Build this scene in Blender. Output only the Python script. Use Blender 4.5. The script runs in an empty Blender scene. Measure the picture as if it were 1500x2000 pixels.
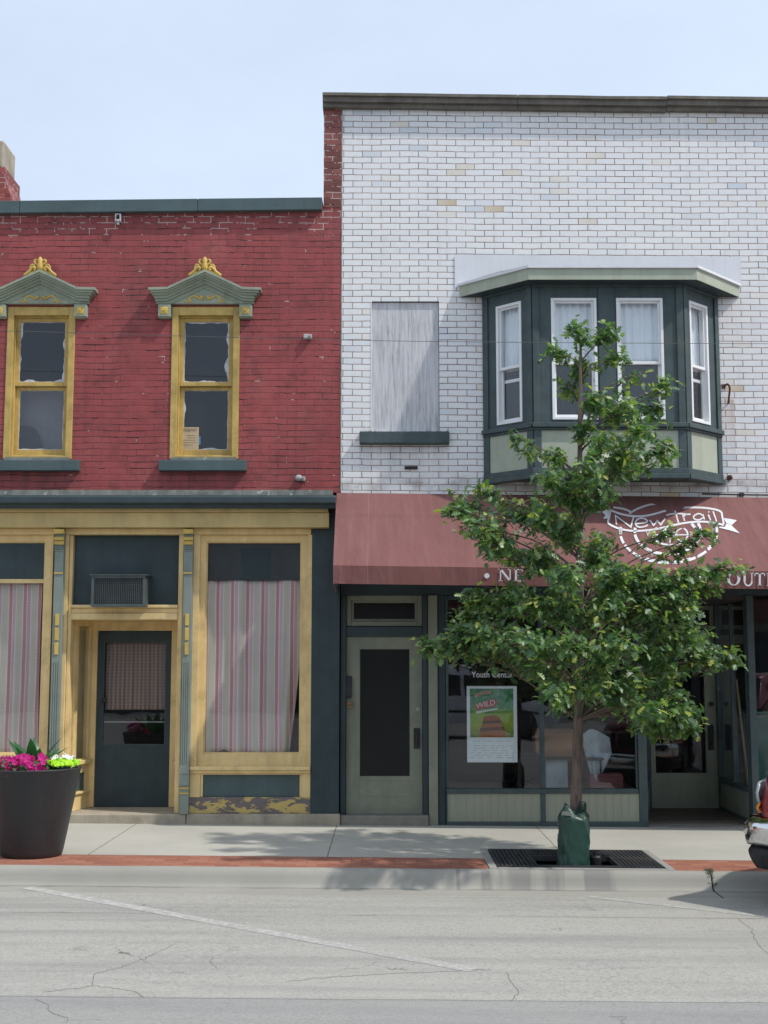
import bpy, math, random
from mathutils import Vector, Matrix, noise as mnoise
rad = math.radians
SC = bpy.context.scene
COL = SC.collection
rnd = random.Random(11)

# ------------------------------------------------------------------ camera
F, D, EYE, PITCH = 2500.0, 14.64, 1.943, math.atan(0.1188)
CP, SP = math.cos(PITCH), math.sin(PITCH)
TILT = -0.0085                                   # the street falls gently to the right
cam = bpy.data.cameras.new('camera')
cam.sensor_width = 36.0; cam.lens = 45.0; cam.clip_end = 2000; cam.clip_start = .05
cam_o = bpy.data.objects.new('camera', cam); COL.objects.link(cam_o)
cam_o.location = (0, -D, EYE); cam_o.rotation_euler = (math.pi/2 + PITCH, 0, 0)
SC.camera = cam_o

def ray(px, py):
    dx = (px-750)/F; dz = (1000-py)/F
    return Vector((dx, CP - dz*SP, SP + dz*CP))
def pix(px, py, Y=0.0):
    """survey point: where the sight line of a photo pixel meets the vertical plane y=Y"""
    r = ray(px, py); k = (Y + D)/r.y
    return Vector((r.x*k, Y, EYE + r.z*k))
def pixplane(px, py, p0, n):
    r = ray(px, py); c = Vector((0, -D, EYE))
    return c + r*((p0-c).dot(n)/r.dot(n))
def ground(px, py, h=0.0):
    n = Vector((-TILT, 0, 1)); return pixplane(px, py, Vector((0, 0, h)), n)
def R(px0, py0, px1, py1, Y=0.0):
    mx, my = (px0+px1)/2, (py0+py1)/2
    return (pix(px0, my, Y).x, pix(px1, my, Y).x, pix(mx, py1, Y).z, pix(mx, py0, Y).z)
def X(px, py=950, Y=0.0): return pix(px, py, Y).x
def Z(py, px=750, Y=0.0): return pix(px, py, Y).z

# ------------------------------------------------------------------ mesh helper
class MB:
    def __init__(s): s.v = []; s.f = []
    def add(s, vs, fs, M=None):
        o = len(s.v)
        s.v += [tuple(M @ Vector(p)) if M is not None else tuple(p) for p in vs]
        s.f += [tuple(i+o for i in f) for f in fs]
        return s
    def box(s, x0, x1, y0, y1, z0, z1, M=None):
        return s.add([(x0,y0,z0),(x1,y0,z0),(x1,y1,z0),(x0,y1,z0),(x0,y0,z1),(x1,y0,z1),(x1,y1,z1),(x0,y1,z1)],
              [(0,1,5,4),(1,2,6,5),(2,3,7,6),(3,0,4,7),(4,5,6,7),(3,2,1,0)], M)
    def pbox(s, px0, py0, px1, py1, yf, yb):        # a box whose front face fills a surveyed rectangle
        x0, x1, z0, z1 = R(px0, py0, px1, py1, yf)
        return s.box(x0, x1, yf, yb, z0, z1)
    def prism(s, pts, y0, y1, M=None):              # polygon in (x,z), counter-clockwise seen from -y
        n = len(pts)
        vs = [(p[0], y0, p[1]) for p in pts] + [(p[0], y1, p[1]) for p in pts]
        fs = [tuple(range(n)), tuple(range(2*n-1, n-1, -1))]
        fs += [((i+1) % n, i, i+n, (i+1) % n+n) for i in range(n)]
        return s.add(vs, fs, M)
    def wall(s, x0, x1, z0, z1, yf, yb, holes=()):
        xs = sorted({x0, x1, *[h[0] for h in holes], *[h[1] for h in holes]})
        zs = sorted({z0, z1, *[h[2] for h in holes], *[h[3] for h in holes]})
        xs = [x for x in xs if x0-1e-9 <= x <= x1+1e-9]; zs = [z for z in zs if z0-1e-9 <= z <= z1+1e-9]
        def solid(i, j):
            if i < 0 or j < 0 or i >= len(xs)-1 or j >= len(zs)-1: return False
            cx, cz = (xs[i]+xs[i+1])/2, (zs[j]+zs[j+1])/2
            return not any(h[0] < cx < h[1] and h[2] < cz < h[3] for h in holes)
        for i in range(len(xs)-1):
            for j in range(len(zs)-1):
                if not solid(i, j): continue
                a, b, c, d = xs[i], xs[i+1], zs[j], zs[j+1]
                s.add([(a,yf,c),(b,yf,c),(b,yf,d),(a,yf,d)], [(0,1,2,3)])
                s.add([(a,yb,c),(b,yb,c),(b,yb,d),(a,yb,d)], [(3,2,1,0)])
                if not solid(i-1, j): s.add([(a,yf,c),(a,yf,d),(a,yb,d),(a,yb,c)], [(0,1,2,3)])
                if not solid(i+1, j): s.add([(b,yf,c),(b,yf,d),(b,yb,d),(b,yb,c)], [(3,2,1,0)])
                if not solid(i, j-1): s.add([(a,yf,c),(b,yf,c),(b,yb,c),(a,yb,c)], [(3,2,1,0)])
                if not solid(i, j+1): s.add([(a,yf,d),(b,yf,d),(b,yb,d),(a,yb,d)], [(0,1,2,3)])
        return s
    def frame(s, x0, x1, z0, z1, w, yf, yb, M=None, wb=None, wt=None):   # four butted members
        wb = w if wb is None else wb; wt = w if wt is None else wt
        s.box(x0, x0+w, yf, yb, z0, z1, M); s.box(x1-w, x1, yf, yb, z0, z1, M)
        s.box(x0+w, x1-w, yf, yb, z0, z0+wb, M); s.box(x0+w, x1-w, yf, yb, z1-wt, z1, M)
        return s
    def tube(s, pts, r, n=8, M=None, cap=True):
        pts = [Vector(p) for p in pts]
        rs = r if isinstance(r, (list, tuple)) else [r]*len(pts)
        vs = []; fs = []; up = None
        for i, p in enumerate(pts):
            t = (pts[min(i+1, len(pts)-1)] - pts[max(i-1, 0)])
            t = t.normalized() if t.length > 1e-9 else Vector((0, 0, 1))
            if up is None:
                a = Vector((0, 0, 1)) if abs(t.z) < .9 else Vector((1, 0, 0)); up = t.cross(a).normalized()
            else:
                up = up - t*up.dot(t); up = up.normalized() if up.length > 1e-6 else t.orthogonal().normalized()
            w = t.cross(up)
            for k in range(n):
                a = 2*math.pi*k/n
                vs.append(p + (up*math.cos(a) + w*math.sin(a))*rs[i])
        for i in range(len(pts)-1):
            for k in range(n):
                fs.append((i*n+k, i*n+(k+1) % n, (i+1)*n+(k+1) % n, (i+1)*n+k))
        if cap:
            fs.append(tuple(range(n-1, -1, -1))); m = (len(pts)-1)*n; fs.append(tuple(range(m, m+n)))
        return s.add(vs, fs, M)
    def lathe(s, prof, n=32, M=None, c=(0, 0)):
        vs = []; fs = []
        for (r, z) in prof:
            for k in range(n):
                a = 2*math.pi*k/n; vs.append((c[0]+r*math.cos(a), c[1]+r*math.sin(a), z))
        for i in range(len(prof)-1):
            for k in range(n):
                fs.append((i*n+k, i*n+(k+1) % n, (i+1)*n+(k+1) % n, (i+1)*n+k))
        return s.add(vs, fs, M)
    def ball(s, c, r, n=8, sq=(1, 1, 1), M=None):
        prof = [(max(1e-4, math.sin(math.pi*i/n))*r, -math.cos(math.pi*i/n)*r) for i in range(n+1)]
        T = Matrix.Translation(Vector(c)) @ Matrix.Diagonal((*sq, 1))
        return s.lathe(prof, n*2, (M @ T) if M is not None else T)
    def ribbon(s, pts, w, fn):             # a mitred brush stroke in 2D pixel units, mapped onto a surface by fn
        q = [pts[0]]
        for p in pts[1:]:
            if math.hypot(p[0]-q[-1][0], p[1]-q[-1][1]) > 1e-4: q.append(p)
        n = len(q); vs = []
        for i in range(n):
            ds = []
            for (a, b) in ((i-1, i), (i, i+1)):
                if 0 <= a and b < n:
                    dx, dy = q[b][0]-q[a][0], q[b][1]-q[a][1]; L = math.hypot(dx, dy); ds.append((-dy/L, dx/L))
            nx, ny = sum(d[0] for d in ds)/len(ds), sum(d[1] for d in ds)/len(ds)
            L2 = max(.25, nx*nx+ny*ny); nx, ny = nx/L2*w/2, ny/L2*w/2
            vs += [fn(q[i][0]+nx, q[i][1]+ny), fn(q[i][0]-nx, q[i][1]-ny)]
        return s.add(vs, [(2*i, 2*i+2, 2*i+3, 2*i+1) for i in range(n-1)])
    def fill(s, pts, fn): return s.add([fn(*p) for p in pts], [tuple(range(len(pts)))])
    def build(s, name, m, parent=None, smooth=False, bevel=0.0, solid=0.0, auto=None):
        me = bpy.data.meshes.new(name); me.from_pydata(s.v, [], s.f); me.validate(); me.update()
        o = bpy.data.objects.new(name, me); COL.objects.link(o)
        ms = m if isinstance(m, (list, tuple)) else [m]
        for q in ms: me.materials.append(q)
        if smooth: me.shade_smooth()
        if auto is not None:
            me.shade_smooth(); me.set_sharp_from_angle(angle=rad(auto))
        if solid:
            k = o.modifiers.new('thickness', 'SOLIDIFY'); k.thickness = solid; k.offset = 0
        if bevel:
            k = o.modifiers.new('edge', 'BEVEL'); k.width = bevel; k.segments = 2; k.limit_method = 'ANGLE'; k.angle_limit = rad(40)
            k.use_clamp_overlap = True
        if parent is not None: attach(o, parent)
        return o

def attach(o, parent):
    o.parent = parent
    M = Matrix.Identity(4); p = parent
    while p is not None:
        M = p.matrix_basis @ M if p.parent is None else p.matrix_parent_inverse @ p.matrix_basis @ M
        p = p.parent
    o.matrix_parent_inverse = M.inverted()
def tag(o, label, cat, group=None):
    o['label'] = label; o['category'] = cat
    if group: o['group'] = group
    return o
def thing(name, loc, label, cat, group=None, rz=0.0):
    o = bpy.data.objects.new(name, None); COL.objects.link(o); o.location = loc; o.rotation_euler = (0, 0, rz)
    o.empty_display_size = .2
    return tag(o, label, cat, group)
def structure(o): o['kind'] = 'structure'; return o
def text2d(s, size=1.0):
    cu = bpy.data.curves.new('t', 'FONT'); cu.body = s; cu.size = size; cu.resolution_u = 3
    o = bpy.data.objects.new('t', cu); COL.objects.link(o)
    dg = bpy.context.evaluated_depsgraph_get(); me = bpy.data.meshes.new_from_object(o.evaluated_get(dg))
    v = [(p.co.x, p.co.y) for p in me.vertices]; f = [tuple(p.vertices) for p in me.polygons]
    bpy.data.objects.remove(o); bpy.data.curves.remove(cu); bpy.data.meshes.remove(me)
    return v, f
def facemat(a, b):            # local (u along a->b, -n outward, z)
    d = Vector((b[0]-a[0], b[1]-a[1], 0)); L = d.length; d.normalize()
    n = Vector((-d.y, d.x, 0))
    M = Matrix(((d.x, n.x, 0, a[0]), (d.y, n.y, 0, a[1]), (0, 0, 1, 0), (0, 0, 0, 1)))
    return M, L

# ------------------------------------------------------------------ materials
class NT:
    def __init__(s, name):
        s.m = bpy.data.materials.new(name); s.m.use_nodes = True; s.t = s.m.node_tree; s.t.nodes.clear()
        s.co = s.n('ShaderNodeTexCoord').outputs['Object']
    def n(s, typ, props=None, **ins):
        nd = s.t.nodes.new(typ)
        for k, v in (props or {}).items(): setattr(nd, k, v)
        for k, v in ins.items():
            key = k.replace('_', ' ')
            if k.startswith('i_'): key = int(k[2:])
            sock = nd.inputs[key]
            if isinstance(v, bpy.types.NodeSocket): s.t.links.new(v, sock)
            elif isinstance(v, (tuple, list)) and len(v) == 3 and sock.type == 'RGBA': sock.default_value = (*v, 1)
            else: sock.default_value = v
        return nd
    def math(s, op, a, b=0.0, c=0.0):
        return s.n('ShaderNodeMath', {'operation': op}, i_0=a, i_1=b, i_2=c).outputs[0]
    def mix(s, fac, a, b, blend='MIX'):
        return s.n('ShaderNodeMixRGB', {'blend_type': blend}, Fac=fac, Color1=a, Color2=b).outputs[0]
    def ramp(s, fac, stops, interp='LINEAR'):
        nd = s.n('ShaderNodeValToRGB', None, Fac=fac); r = nd.color_ramp; r.interpolation = interp
        while len(r.elements) < len(stops): r.elements.new(.5)
        for e, (p, c) in zip(r.elements, stops):
            e.position = p; e.color = (*c, 1) if isinstance(c, (tuple, list)) else (c, c, c, 1)
        return nd.outputs[0]
    def noise(s, scale=5.0, detail=4.0, rough=.55, vec=None, sc=None, out=0, dist=0.0):
        v = vec if vec is not None else s.co
        if sc: v = s.n('ShaderNodeMapping', None, Vector=v, Scale=sc).outputs[0]
        return s.n('ShaderNodeTexNoise', None, Vector=v, Scale=scale, Detail=detail, Roughness=rough, Distortion=dist).outputs[out]
    def run(s, x, z, x0, x1, ztop, ln):          # a dirty run-off stain below an edge of the wall
        i = s.math('MULTIPLY', s.math('GREATER_THAN', x, x0), s.math('LESS_THAN', x, x1))
        d = s.math('SUBTRACT', ztop, z)
        i = s.math('MULTIPLY', i, s.math('GREATER_THAN', d, 0.0))
        n = s.noise(1.0, 5, .65, sc=(11, 11, .6))
        lim = s.math('MULTIPLY', n, ln*1.7)
        f = s.n('ShaderNodeClamp', None, Value=s.math('SUBTRACT', 1.0, s.math('DIVIDE', d, lim))).outputs[0]
        return s.math('MULTIPLY', s.math('MULTIPLY', i, f), s.ramp(n, [(.35, .15), (.65, 1.0)]))
    def bump(s, h, strength=.3, dist=.01, normal=None):
        k = dict(Height=h, Strength=strength, Distance=dist)
        if normal is not None: k['Normal'] = normal
        return s.n('ShaderNodeBump', None, **k).outputs[0]
    def pbr(s, col, rough=.6, metal=0.0, normal=None, spec=.5, **kw):
        k = dict(Base_Color=col, Roughness=rough, Metallic=metal)
        nd = s.n('ShaderNodeBsdfPrincipled', None, **k)
        nd.inputs['Specular IOR Level'].default_value = spec
        for a, b in kw.items():
            sock = nd.inputs[a.replace('_', ' ')]
            if isinstance(b, bpy.types.NodeSocket): s.t.links.new(b, sock)
            else: sock.default_value = b
        if normal is not None: s.t.links.new(normal, nd.inputs['Normal'])
        return s.out(nd.outputs[0])
    def out(s, sh):
        s.n('ShaderNodeOutputMaterial', None, Surface=sh); return s.m

def sc3(c, k): return tuple(min(1, x*k) for x in c)
def paint(name, c, rough=.55, var=.22, scale=3.0, streak=.25, bump=.12, chip=None, chip_t=.70, metal=0.0, spec=.4, grime=(.10,.09,.08), grime_a=.35):
    t = NT(name)
    n1 = t.noise(scale, 5, .6)
    col = t.mix(t.ramp(n1, [(.3, 0.0), (.7, 1.0)]), sc3(c, 1-var), sc3(c, 1+var*.6))
    st = t.noise(1.0, 5, .65, sc=(14, 14, .9))
    col = t.mix(t.math('MULTIPLY', t.ramp(st, [(.45, 0.0), (.75, 1.0)]), streak), col, sc3(c, .55))
    g = t.noise(1.6, 6, .7, dist=.6)
    col = t.mix(t.math('MULTIPLY', t.ramp(g, [(.52, 0.0), (.72, 1.0)]), grime_a), col, grime)
    fine = t.noise(60, 3, .6)
    if chip:
        cn = t.noise(7, 7, .7, dist=.3)
        col = t.mix(t.ramp(cn, [(chip_t, 0.0), (chip_t+.015, 1.0)]), col, chip)
    nm = t.bump(t.math('ADD', t.math('MULTIPLY', fine, .35), n1), bump, .006)
    r = t.math('ADD', t.math('MULTIPLY', st, .25), rough-.12)
    return t.pbr(col, r, metal, nm, spec)
M = {}
XJ_ = X(665, 950)
TEAL = (.038, .060, .066)
M['teal'] = paint('dark_teal_paint', TEAL, .55, .25, 3, .3, chip=(.20,.21,.20), chip_t=.80, grime=(.02,.025,.025))
M['teal_metal'] = paint('teal_metal_paint', (.075, .115, .118), .45, .18, 2, .3, grime=(.05,.06,.06))
M['teal_worn'] = paint('worn_teal_paint', (.062, .092, .096), .6, .25, 6, .45, chip=(.22,.22,.19), chip_t=.71, grime=(.12,.12,.10))
M['yellow_frieze'] = paint('dirty_shaded_yellow_paint', (.58, .44, .19), .6, .15, 2.5, .25, chip=(.30,.24,.16), chip_t=.74, grime=(.25,.17,.07), grime_a=.5)  # the trim yellow with dirt, darkened further to hold the cornice's shade
M['yellow'] = paint('yellow_paint', (.80, .60, .285), .55, .17, 3.5, .30, chip=(.34,.29,.22), chip_t=.69, grime=(.33,.23,.10), grime_a=.5)
M['yellow_up'] = paint('weathered_yellow_paint', (.55, .385, .12), .6, .28, 5, .4, chip=(.55,.50,.42), chip_t=.72, grime=(.24,.16,.04), grime_a=.55)
M['yellow_orn'] = paint('ornament_yellow_paint', (.62, .43, .10), .5, .12, 8, .1)
M['sage'] = paint('sage_green_paint', (.32, .36, .275), .6, .15, 4, .3, grime=(.14,.15,.11))
M['pilaster'] = paint('grey_green_paint', (.235, .275, .245), .6, .12, 5, .2, grime=(.13,.15,.13))
M['olive'] = paint('olive_paint', (.25, .265, .20), .6, .16, 4, .3, chip=(.12,.13,.10), chip_t=.75, grime=(.13,.13,.09))
M['cream'] = paint('pale_olive_panel_paint', (.41, .45, .36), .65, .10, 3, .25, grime=(.27,.27,.2), grime_a=.4)
M['white_metal'] = paint('white_sheet_metal', (.72, .73, .77), .6, .05, 2, .15, grime=(.5,.5,.5), grime_a=.3)
M['vinyl'] = paint('white_vinyl', (.82, .83, .84), .35, .04, 5, .1, grime=(.6,.6,.6), grime_a=.2)
M['stone'] = paint('sandstone', (.40, .35, .27), .85, .2, 5, .35, bump=.4, grime=(.20,.17,.14), grime_a=.6)
M['step_stone'] = paint('grey_stone', (.26, .235, .205), .85, .2, 6, .3, bump=.4, grime=(.15,.13,.12), grime_a=.5)
M['coping'] = paint('weathered_brown_coping', (.17, .155, .13), .8, .3, 5, .6, bump=.4, chip=(.35,.34,.32), chip_t=.76, grime=(.07,.065,.06), grime_a=.7)
M['flash'] = paint('weathered_flashing', (.25, .26, .23), .7, .4, 9, .5, chip=(.5,.5,.47), chip_t=.6, grime=(.10,.11,.10), grime_a=.8)
M['iron'] = paint('cast_iron', (.035, .036, .040), .6, .35, 10, .2, bump=.35, spec=.4, grime=(.09,.085,.075), grime_a=.7)
M['rust'] = paint('rusty_iron', (.13, .055, .035), .85, .4, 25, .3, bump=.5)
M['black'] = paint('black_plastic', (.012, .012, .013), .5, .2, 6, .1)
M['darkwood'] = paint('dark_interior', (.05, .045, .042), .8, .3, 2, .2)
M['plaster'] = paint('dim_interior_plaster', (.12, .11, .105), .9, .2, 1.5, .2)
M['floor'] = paint('old_floorboards', (.09, .07, .055), .6, .3, 3, .1)
M['grey_fix'] = paint('pale_grey_fixture', (.48, .48, .47), .5, .2, 15, .3)
M['brass'] = paint('brown_latch_metal', (.32, .19, .10), .45, .2, 15, .1, metal=.4)
M['steel'] = paint('dull_steel', (.45, .45, .44), .35, .15, 10, .1, metal=.8)
M['ac'] = paint('air_conditioner_paint', (.085, .105, .105), .55, .25, 6, .4, grime=(.10,.105,.105))
M['paper'] = paint('aged_paper', (.50, .40, .26), .8, .08, 8, .1)
M['ink'] = paint('printed_ink', (.16, .11, .07), .8, .1, 8, 0)
M['bluepaper'] = paint('blue_card', (.10, .24, .42), .7, .1, 8, 0)
M['poster'] = paint('white_poster_paper', (.72, .77, .80), .6, .03, 4, .05, grime_a=.05)
M['residue'] = paint('scraped_paint_residue', (.58, .60, .64), .7, .25, 20, .4, grime=(.3,.3,.32))
M['sign_white'] = paint('white_sign_paint', (.74, .75, .77), .6, .07, 6, .15, grime=(.5,.45,.45), grime_a=.3)
M['card'] = paint('cardboard', (.36, .20, .115), .85, .15, 5, .15)
M['cloth'] = paint('pale_blue_cloth', (.40, .48, .52), .9, .1, 4, .2)
M['redbox'] = paint('faded_red_box', (.24, .09, .09), .8, .2, 6, .1)
M['greenbox'] = paint('green_plastic_box', (.05, .16, .13), .5, .2, 6, .1)
M['lace'] = paint('sheer_curtain', (.86, .90, .94), .9, .06, 2, .3, grime_a=.1)

def chk_curtain(name, stops, period, x0, tint=1.0):
    t = NT(name); sp = t.n('ShaderNodeSeparateXYZ', None, Vector=t.co)
    w = t.math('MULTIPLY', t.math('SUBTRACT', t.noise(.9, 2), .5), .035)
    u = t.math('FRACT', t.math('ADD', t.math('DIVIDE', t.math('ADD', sp.outputs[0], w), period), x0))
    col = t.ramp(u, stops, 'CONSTANT')
    th = t.noise(1.0, 2, .5, sc=(350, 350, 350)); col = t.mix(.35, col, t.ramp(th, [(.2, .25), (.8, .75)]), 'OVERLAY')
    z = t.math('FRACT', t.math('MULTIPLY', sp.outputs[2], 26.0))
    col = t.mix(t.math('MULTIPLY', t.math('LESS_THAN', z, .3), .12), col, (.7, .68, .66))
    col = t.mix(t.math('MULTIPLY', t.ramp(t.noise(1.2, 4), [(.4, 0.), (.7, 1.)]), .25), col, sc3((.3,.28,.26), tint))
    return t.pbr(col, .95, 0, t.bump(th, .2, .003), .1)
G_, W_, R_, V_ = (.60,.55,.475), (.74,.66,.625), (.56,.27,.295), (.63,.45,.47)
M['stripe'] = chk_curtain('striped_curtain_cloth', [(0, R_), (.20, W_), (.27, V_), (.46, W_), (.53, G_), (.86, G_), (.92, W_)], .171, .30)
M['stripe_dim'] = chk_curtain('brown_striped_cloth', [(0, (.26,.16,.13)), (.25, (.36,.28,.24)), (.5, (.26,.2,.19)), (.75, (.38,.29,.26))], .10, .1, .6)

def glass(name, tint=(.80, .84, .86), k=.085, rough=.015, dirt=.0):
    t = NT(name)
    fc = t.n('ShaderNodeLayerWeight', None, Blend=.5).outputs['Facing']
    fac = t.math('ADD', t.math('MULTIPLY', t.math('POWER', fc, 5.0), .85), k)
    wv = t.bump(t.noise(1.7, 2, .5), .05, .02)
    g = t.n('ShaderNodeBsdfGlossy', None, Roughness=rough, Normal=wv, Color=(.95, .97, 1, 1)).outputs[0]
    tr = t.n('ShaderNodeBsdfTransparent', None, Color=(*tint, 1)).outputs[0]
    sh = t.n('ShaderNodeMixShader', None, Fac=fac, i_1=tr, i_2=g).outputs[0]
    if dirt:
        df = t.n('ShaderNodeBsdfDiffuse', None, Color=(.35, .36, .37, 1)).outputs[0]
        dn = t.math('MULTIPLY', t.ramp(t.noise(2.2, 6, .7), [(.35, .35), (.75, 1.)]), dirt)
        sh = t.n('ShaderNodeMixShader', None, Fac=dn, i_1=sh, i_2=df).outputs[0]
    return t.out(sh)
M['glass'] = glass('window_glass', (.96,.97,.97), .042, .01, .0)
M['glass_old'] = glass('dusty_dark_glass', (.38,.40,.44), .05, .05, .05)
M['glass_mid'] = glass('hazy_window_glass', (.85,.86,.88), .045, .03, .02)
M['backing'] = paint('grey_added_backing', (.34,.32,.325), .9, .12, 3, .2)  # for the added sheet behind the left lower pane
M['glass_up'] = glass('clear_upper_glass', (.97,.98,.98), .05, .008, .0)
M['glass_screen'] = glass('screened_dark_glass', (.18,.18,.18), .03, .25, .04)

def brick_white():
    t = NT('white_glazed_brick')
    sp = t.n('ShaderNodeSeparateXYZ', None, Vector=t.co); x, z = sp.outputs[0], sp.outputs[2]
    wob = t.math('MULTIPLY', t.math('SUBTRACT', t.noise(.8, 3), .5), .035)
    wob2 = t.math('MULTIPLY', t.math('SUBTRACT', t.noise(6, 2), .5), .012)
    zz = t.math('ADD', t.math('ADD', z, t.math('MULTIPLY', x, .006)), t.math('ADD', wob, wob2))
    v = t.n('ShaderNodeCombineXYZ', None, X=t.math('ADD', x, .035), Y=zz).outputs[0]
    kw = dict(Vector=v, Scale=1.0, Mortar_Size=.0054, Mortar_Smooth=.25, Bias=0.0, Brick_Width=.2225, Row_Height=.0742)
    b = t.n('ShaderNodeTexBrick', {'offset': .5}, Color1=(0,0,0), Color2=(1,1,1), Mortar=(.5,.5,.5), **kw)
    rv = b.outputs[0]; mort = b.outputs[1]
    base = t.ramp(rv, [(0, (.745,.755,.76)), (.45, (.795,.797,.793)), (1, (.83,.827,.818))])
    up = t.ramp(t.noise(.55, 2, vec=t.n('ShaderNodeMapping', None, Vector=t.co, Location=(3.1, 0, 1.7)).outputs[0]), [(.40, 0.), (.56, 1.)])
    odd = t.ramp(rv, [(0, (.62,.67,.73)), (.03, (.71,.75,.79)), (.07, (.78,.79,.80)), (.93, (.79,.80,.80)), (.95, (.71,.68,.60)), (.975, (.74,.71,.64)), (.991, (.60,.50,.35))], 'CONSTANT')
    base = t.mix(up, base, odd)
    n = t.noise(11, 5, .6)
    base = t.mix(t.math('MULTIPLY', t.ramp(n, [(.55, 0.), (.8, 1.)]), .35), base, (.55,.52,.48))
    rust = t.noise(3.3, 8, .75, dist=.5)
    base = t.mix(t.math('MULTIPLY', t.ramp(rust, [(.68, 0.), (.76, 1.)]), .55), base, (.42,.30,.20))
    st = t.noise(1.0, 5, .65, sc=(9, 9, .5))
    base = t.mix(t.math('MULTIPLY', t.ramp(st, [(.52, 0.), (.8, 1.)]), .25), base, (.46,.45,.43))
    sx0, sx1, _, sz = R(702, 842, 878, 866, 0)[0:2] + (0, Z(864, 790))
    base = t.mix(t.math('MULTIPLY', t.run(x, z, sx0, sx1, sz, .55), .55), base, (.30,.29,.26))
    base = t.mix(t.math('MULTIPLY', t.run(x, z, X(1400), X(1440), Z(780, 1420), .9), .7), base, (.40,.25,.16))
    base = t.mix(t.math('MULTIPLY', t.run(x, z, X(630), 9, Z(205), .7), .30), base, (.42,.41,.38))
    base = t.mix(t.math('MULTIPLY', t.run(x, z, X(885), X(1450), Z(575), 1.0), .25), base, (.45,.42,.38))
    low = t.math('MULTIPLY', t.math('SUBTRACT', 1.0, t.math('MINIMUM', t.math('MULTIPLY', t.math('ABSOLUTE', t.math('SUBTRACT', z, Z(945))), 8.0), 1.0)), t.ramp(t.noise(4, 5), [(.4, 0.), (.65, .8)]))
    base = t.mix(low, base, (.22,.19,.17))
    col = t.mix(mort, base, t.mix(t.ramp(t.noise(3, 4), [(.35, 0.), (.65, 1.)]), (.19,.125,.115), (.44,.33,.30)))
    h = t.math('ADD', t.math('MULTIPLY', t.math('SUBTRACT', 1.0, mort), 1.0), t.math('MULTIPLY', rv, .35))
    nm = t.bump(h, .55, .006); nm = t.bump(t.noise(30, 3), .08, .004, nm)
    return t.pbr(col, t.math('ADD', t.math('MULTIPLY', mort, .5), t.math('ADD', t.math('MULTIPLY', n, .3), .25)), 0, nm, .5)
M['brick_white'] = brick_white()

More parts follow.
